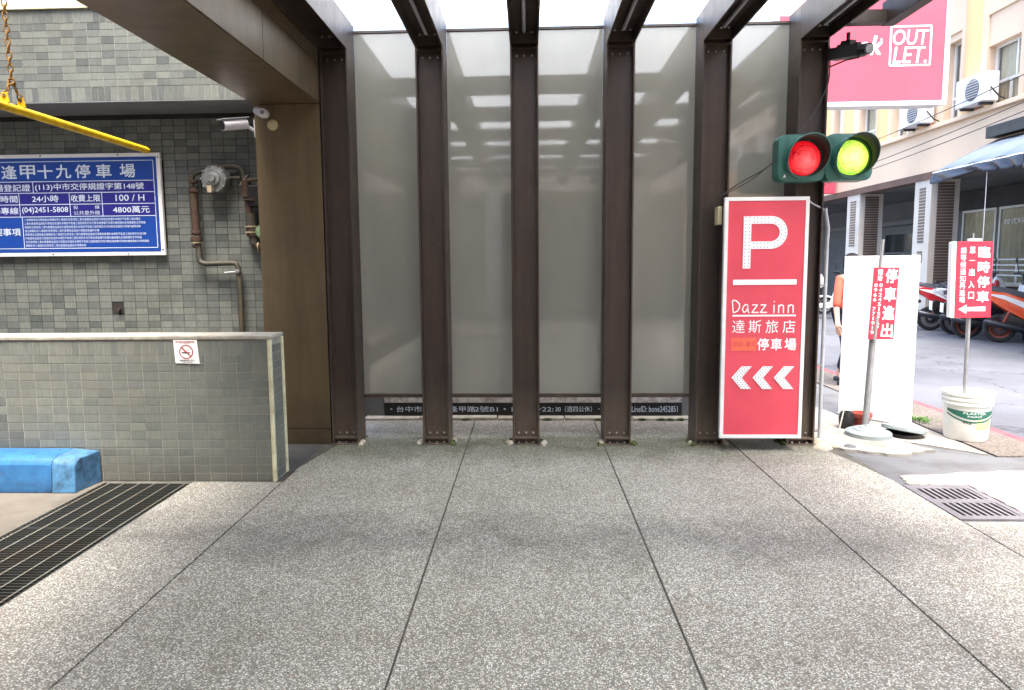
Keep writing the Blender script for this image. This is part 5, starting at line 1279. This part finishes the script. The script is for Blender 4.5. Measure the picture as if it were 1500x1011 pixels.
another(s1, 'grey scooter nose deep in the arcade between the two column rows', 9.3, 16.5, -20, {'sc_red': 'muffler', 'sc_white': 'sc_dark'})
# ================================================================== person
def skin_body(pts, edges, radii, root, levels=2):
    me = bpy.data.meshes.new('b'); me.from_pydata(pts, edges, []); o = bpy.data.objects.new('b', me); COL.objects.link(o)
    sk_ = o.modifiers.new('s', 'SKIN'); sk_.use_smooth_shade = True
    for i, v_ in enumerate(me.skin_vertices[0].data):
        r_ = radii[i]; v_.radius = r_ if isinstance(r_, tuple) else (r_, r_); v_.use_root = (i == root)
    sb_ = o.modifiers.new('u', 'SUBSURF'); sb_.levels = levels; sb_.render_levels = levels
    dg = bpy.context.evaluated_depsgraph_get(); dg.update()
    out = bpy.data.meshes.new_from_object(o.evaluated_get(dg)); bpy.data.objects.remove(o); bpy.data.meshes.remove(me)
    out.shade_smooth(); return out
per = thing('person', 'person in an orange red top walking behind the white panel with one arm showing', 'person', (0, 0, 0))
pts = [(0, 0, .93), (0, .0, 1.05), (0, .01, 1.22), (0, .0, 1.36), (0, 0, 1.43), (0, -.01, 1.49), (0, -.015, 1.56), (0, -.01, 1.62),
       (-.09, 0, .90), (-.10, -.10, .50), (-.10, -.04, .09), (-.10, -.14, .03), (.09, 0, .90), (.10, .12, .50), (.10, .28, .12), (.10, .20, .05),
       (-.17, 0, 1.37), (-.215, -.03, 1.20), (-.235, -.03, 1.06), (-.255, -.09, .86), (-.262, -.11, .80), (-.262, -.12, .75),
       (.17, 0, 1.37), (.215, .03, 1.10), (.24, -.04, .84), (.245, -.05, .76)]
eds = [(0, 1), (1, 2), (2, 3), (3, 4), (4, 5), (5, 6), (6, 7), (0, 8), (8, 9), (9, 10), (10, 11), (0, 12), (12, 13), (13, 14), (14, 15), (3, 16), (16, 17), (17, 18), (18, 19), (19, 20), (20, 21), (3, 22), (22, 23), (23, 24), (24, 25)]
rad = [(.15, .10), (.13, .09), (.15, .10), (.13, .08), .055, .06, .088, .075, .085, .058, .042, .04, .085, .058, .042, .04, .055, .045, .04, .028, .034, .026, .055, .044, .030, .03]
link('body', skin_body(pts, eds, rad, 0), 'skin', per)
sh_pts = pts[0:4]+[pts[16], pts[17], (-.245, -.05, 1.0), pts[22], pts[23]]
link('shirt', skin_body(sh_pts, [(0, 1), (1, 2), (2, 3), (3, 4), (4, 5), (5, 6), (3, 7), (7, 8)], [(.175, .125), (.15, .115), (.165, .12), (.14, .095), .058, .052, .05, .058, .05], 0), 'shirt', per)
link('trousers', skin_body([pts[0], pts[8], pts[9], (-.10, -.05, .14), pts[12], pts[13], (.10, .26, .16)], [(0, 1), (1, 2), (2, 3), (0, 4), (4, 5), (5, 6)], [(.16, .12), .10, .075, .06, .10, .075, .06], 0), 'trousers', per)
g = G(); bmesh.ops.create_icosphere(g.bm, subdivisions=3, radius=1)
for v_ in g.bm.verts: v_.co = Vector((v_.co.x*.09, v_.co.y*.104+.015, 1.60+v_.co.z*.092-(.06 if v_.co.z < -.2 and v_.co.y > 0 else 0)))
g.go('hair', 'hair', per, True)
def finger(b0_, pts_, r_):
    return [b0_]+pts_
for s_, hx, hy, hz in ((-1, -.262, -.12, .75), (1, .245, -.05, .755)):
    for k in range(4):
        oy = -.03+k*.02; L = (.07, .085, .08, .062)[k]
        G().tube([(hx, hy+oy, hz+.01), (hx-.004*s_, hy+oy*1.15, hz-L*.4), (hx-.012*s_, hy+oy*1.15, hz-L*.75), (hx-.024*s_, hy+oy*1.1, hz-L)], [.0095, .009, .008, .006], 8).go('finger', 'skin', per, True)
    G().tube([(hx, hy-.03, hz+.045), (hx-.01*s_, hy-.055, hz+.02), (hx-.014*s_, hy-.062, hz-.015)], [.011, .0095, .007], 8).go('thumb', 'skin', per, True)
for fx, fy in ((-.10, -.10), (.10, .22)):
    G().box(fx-.045, fx+.045, fy-.14, fy+.12, 0.0, .075, .02).go('shoe', 'ink', per, True)
per.location = (3.885, 8.12, -.018); per.rotation_euler.z = R(14); per.scale = (.955, .955, .955)
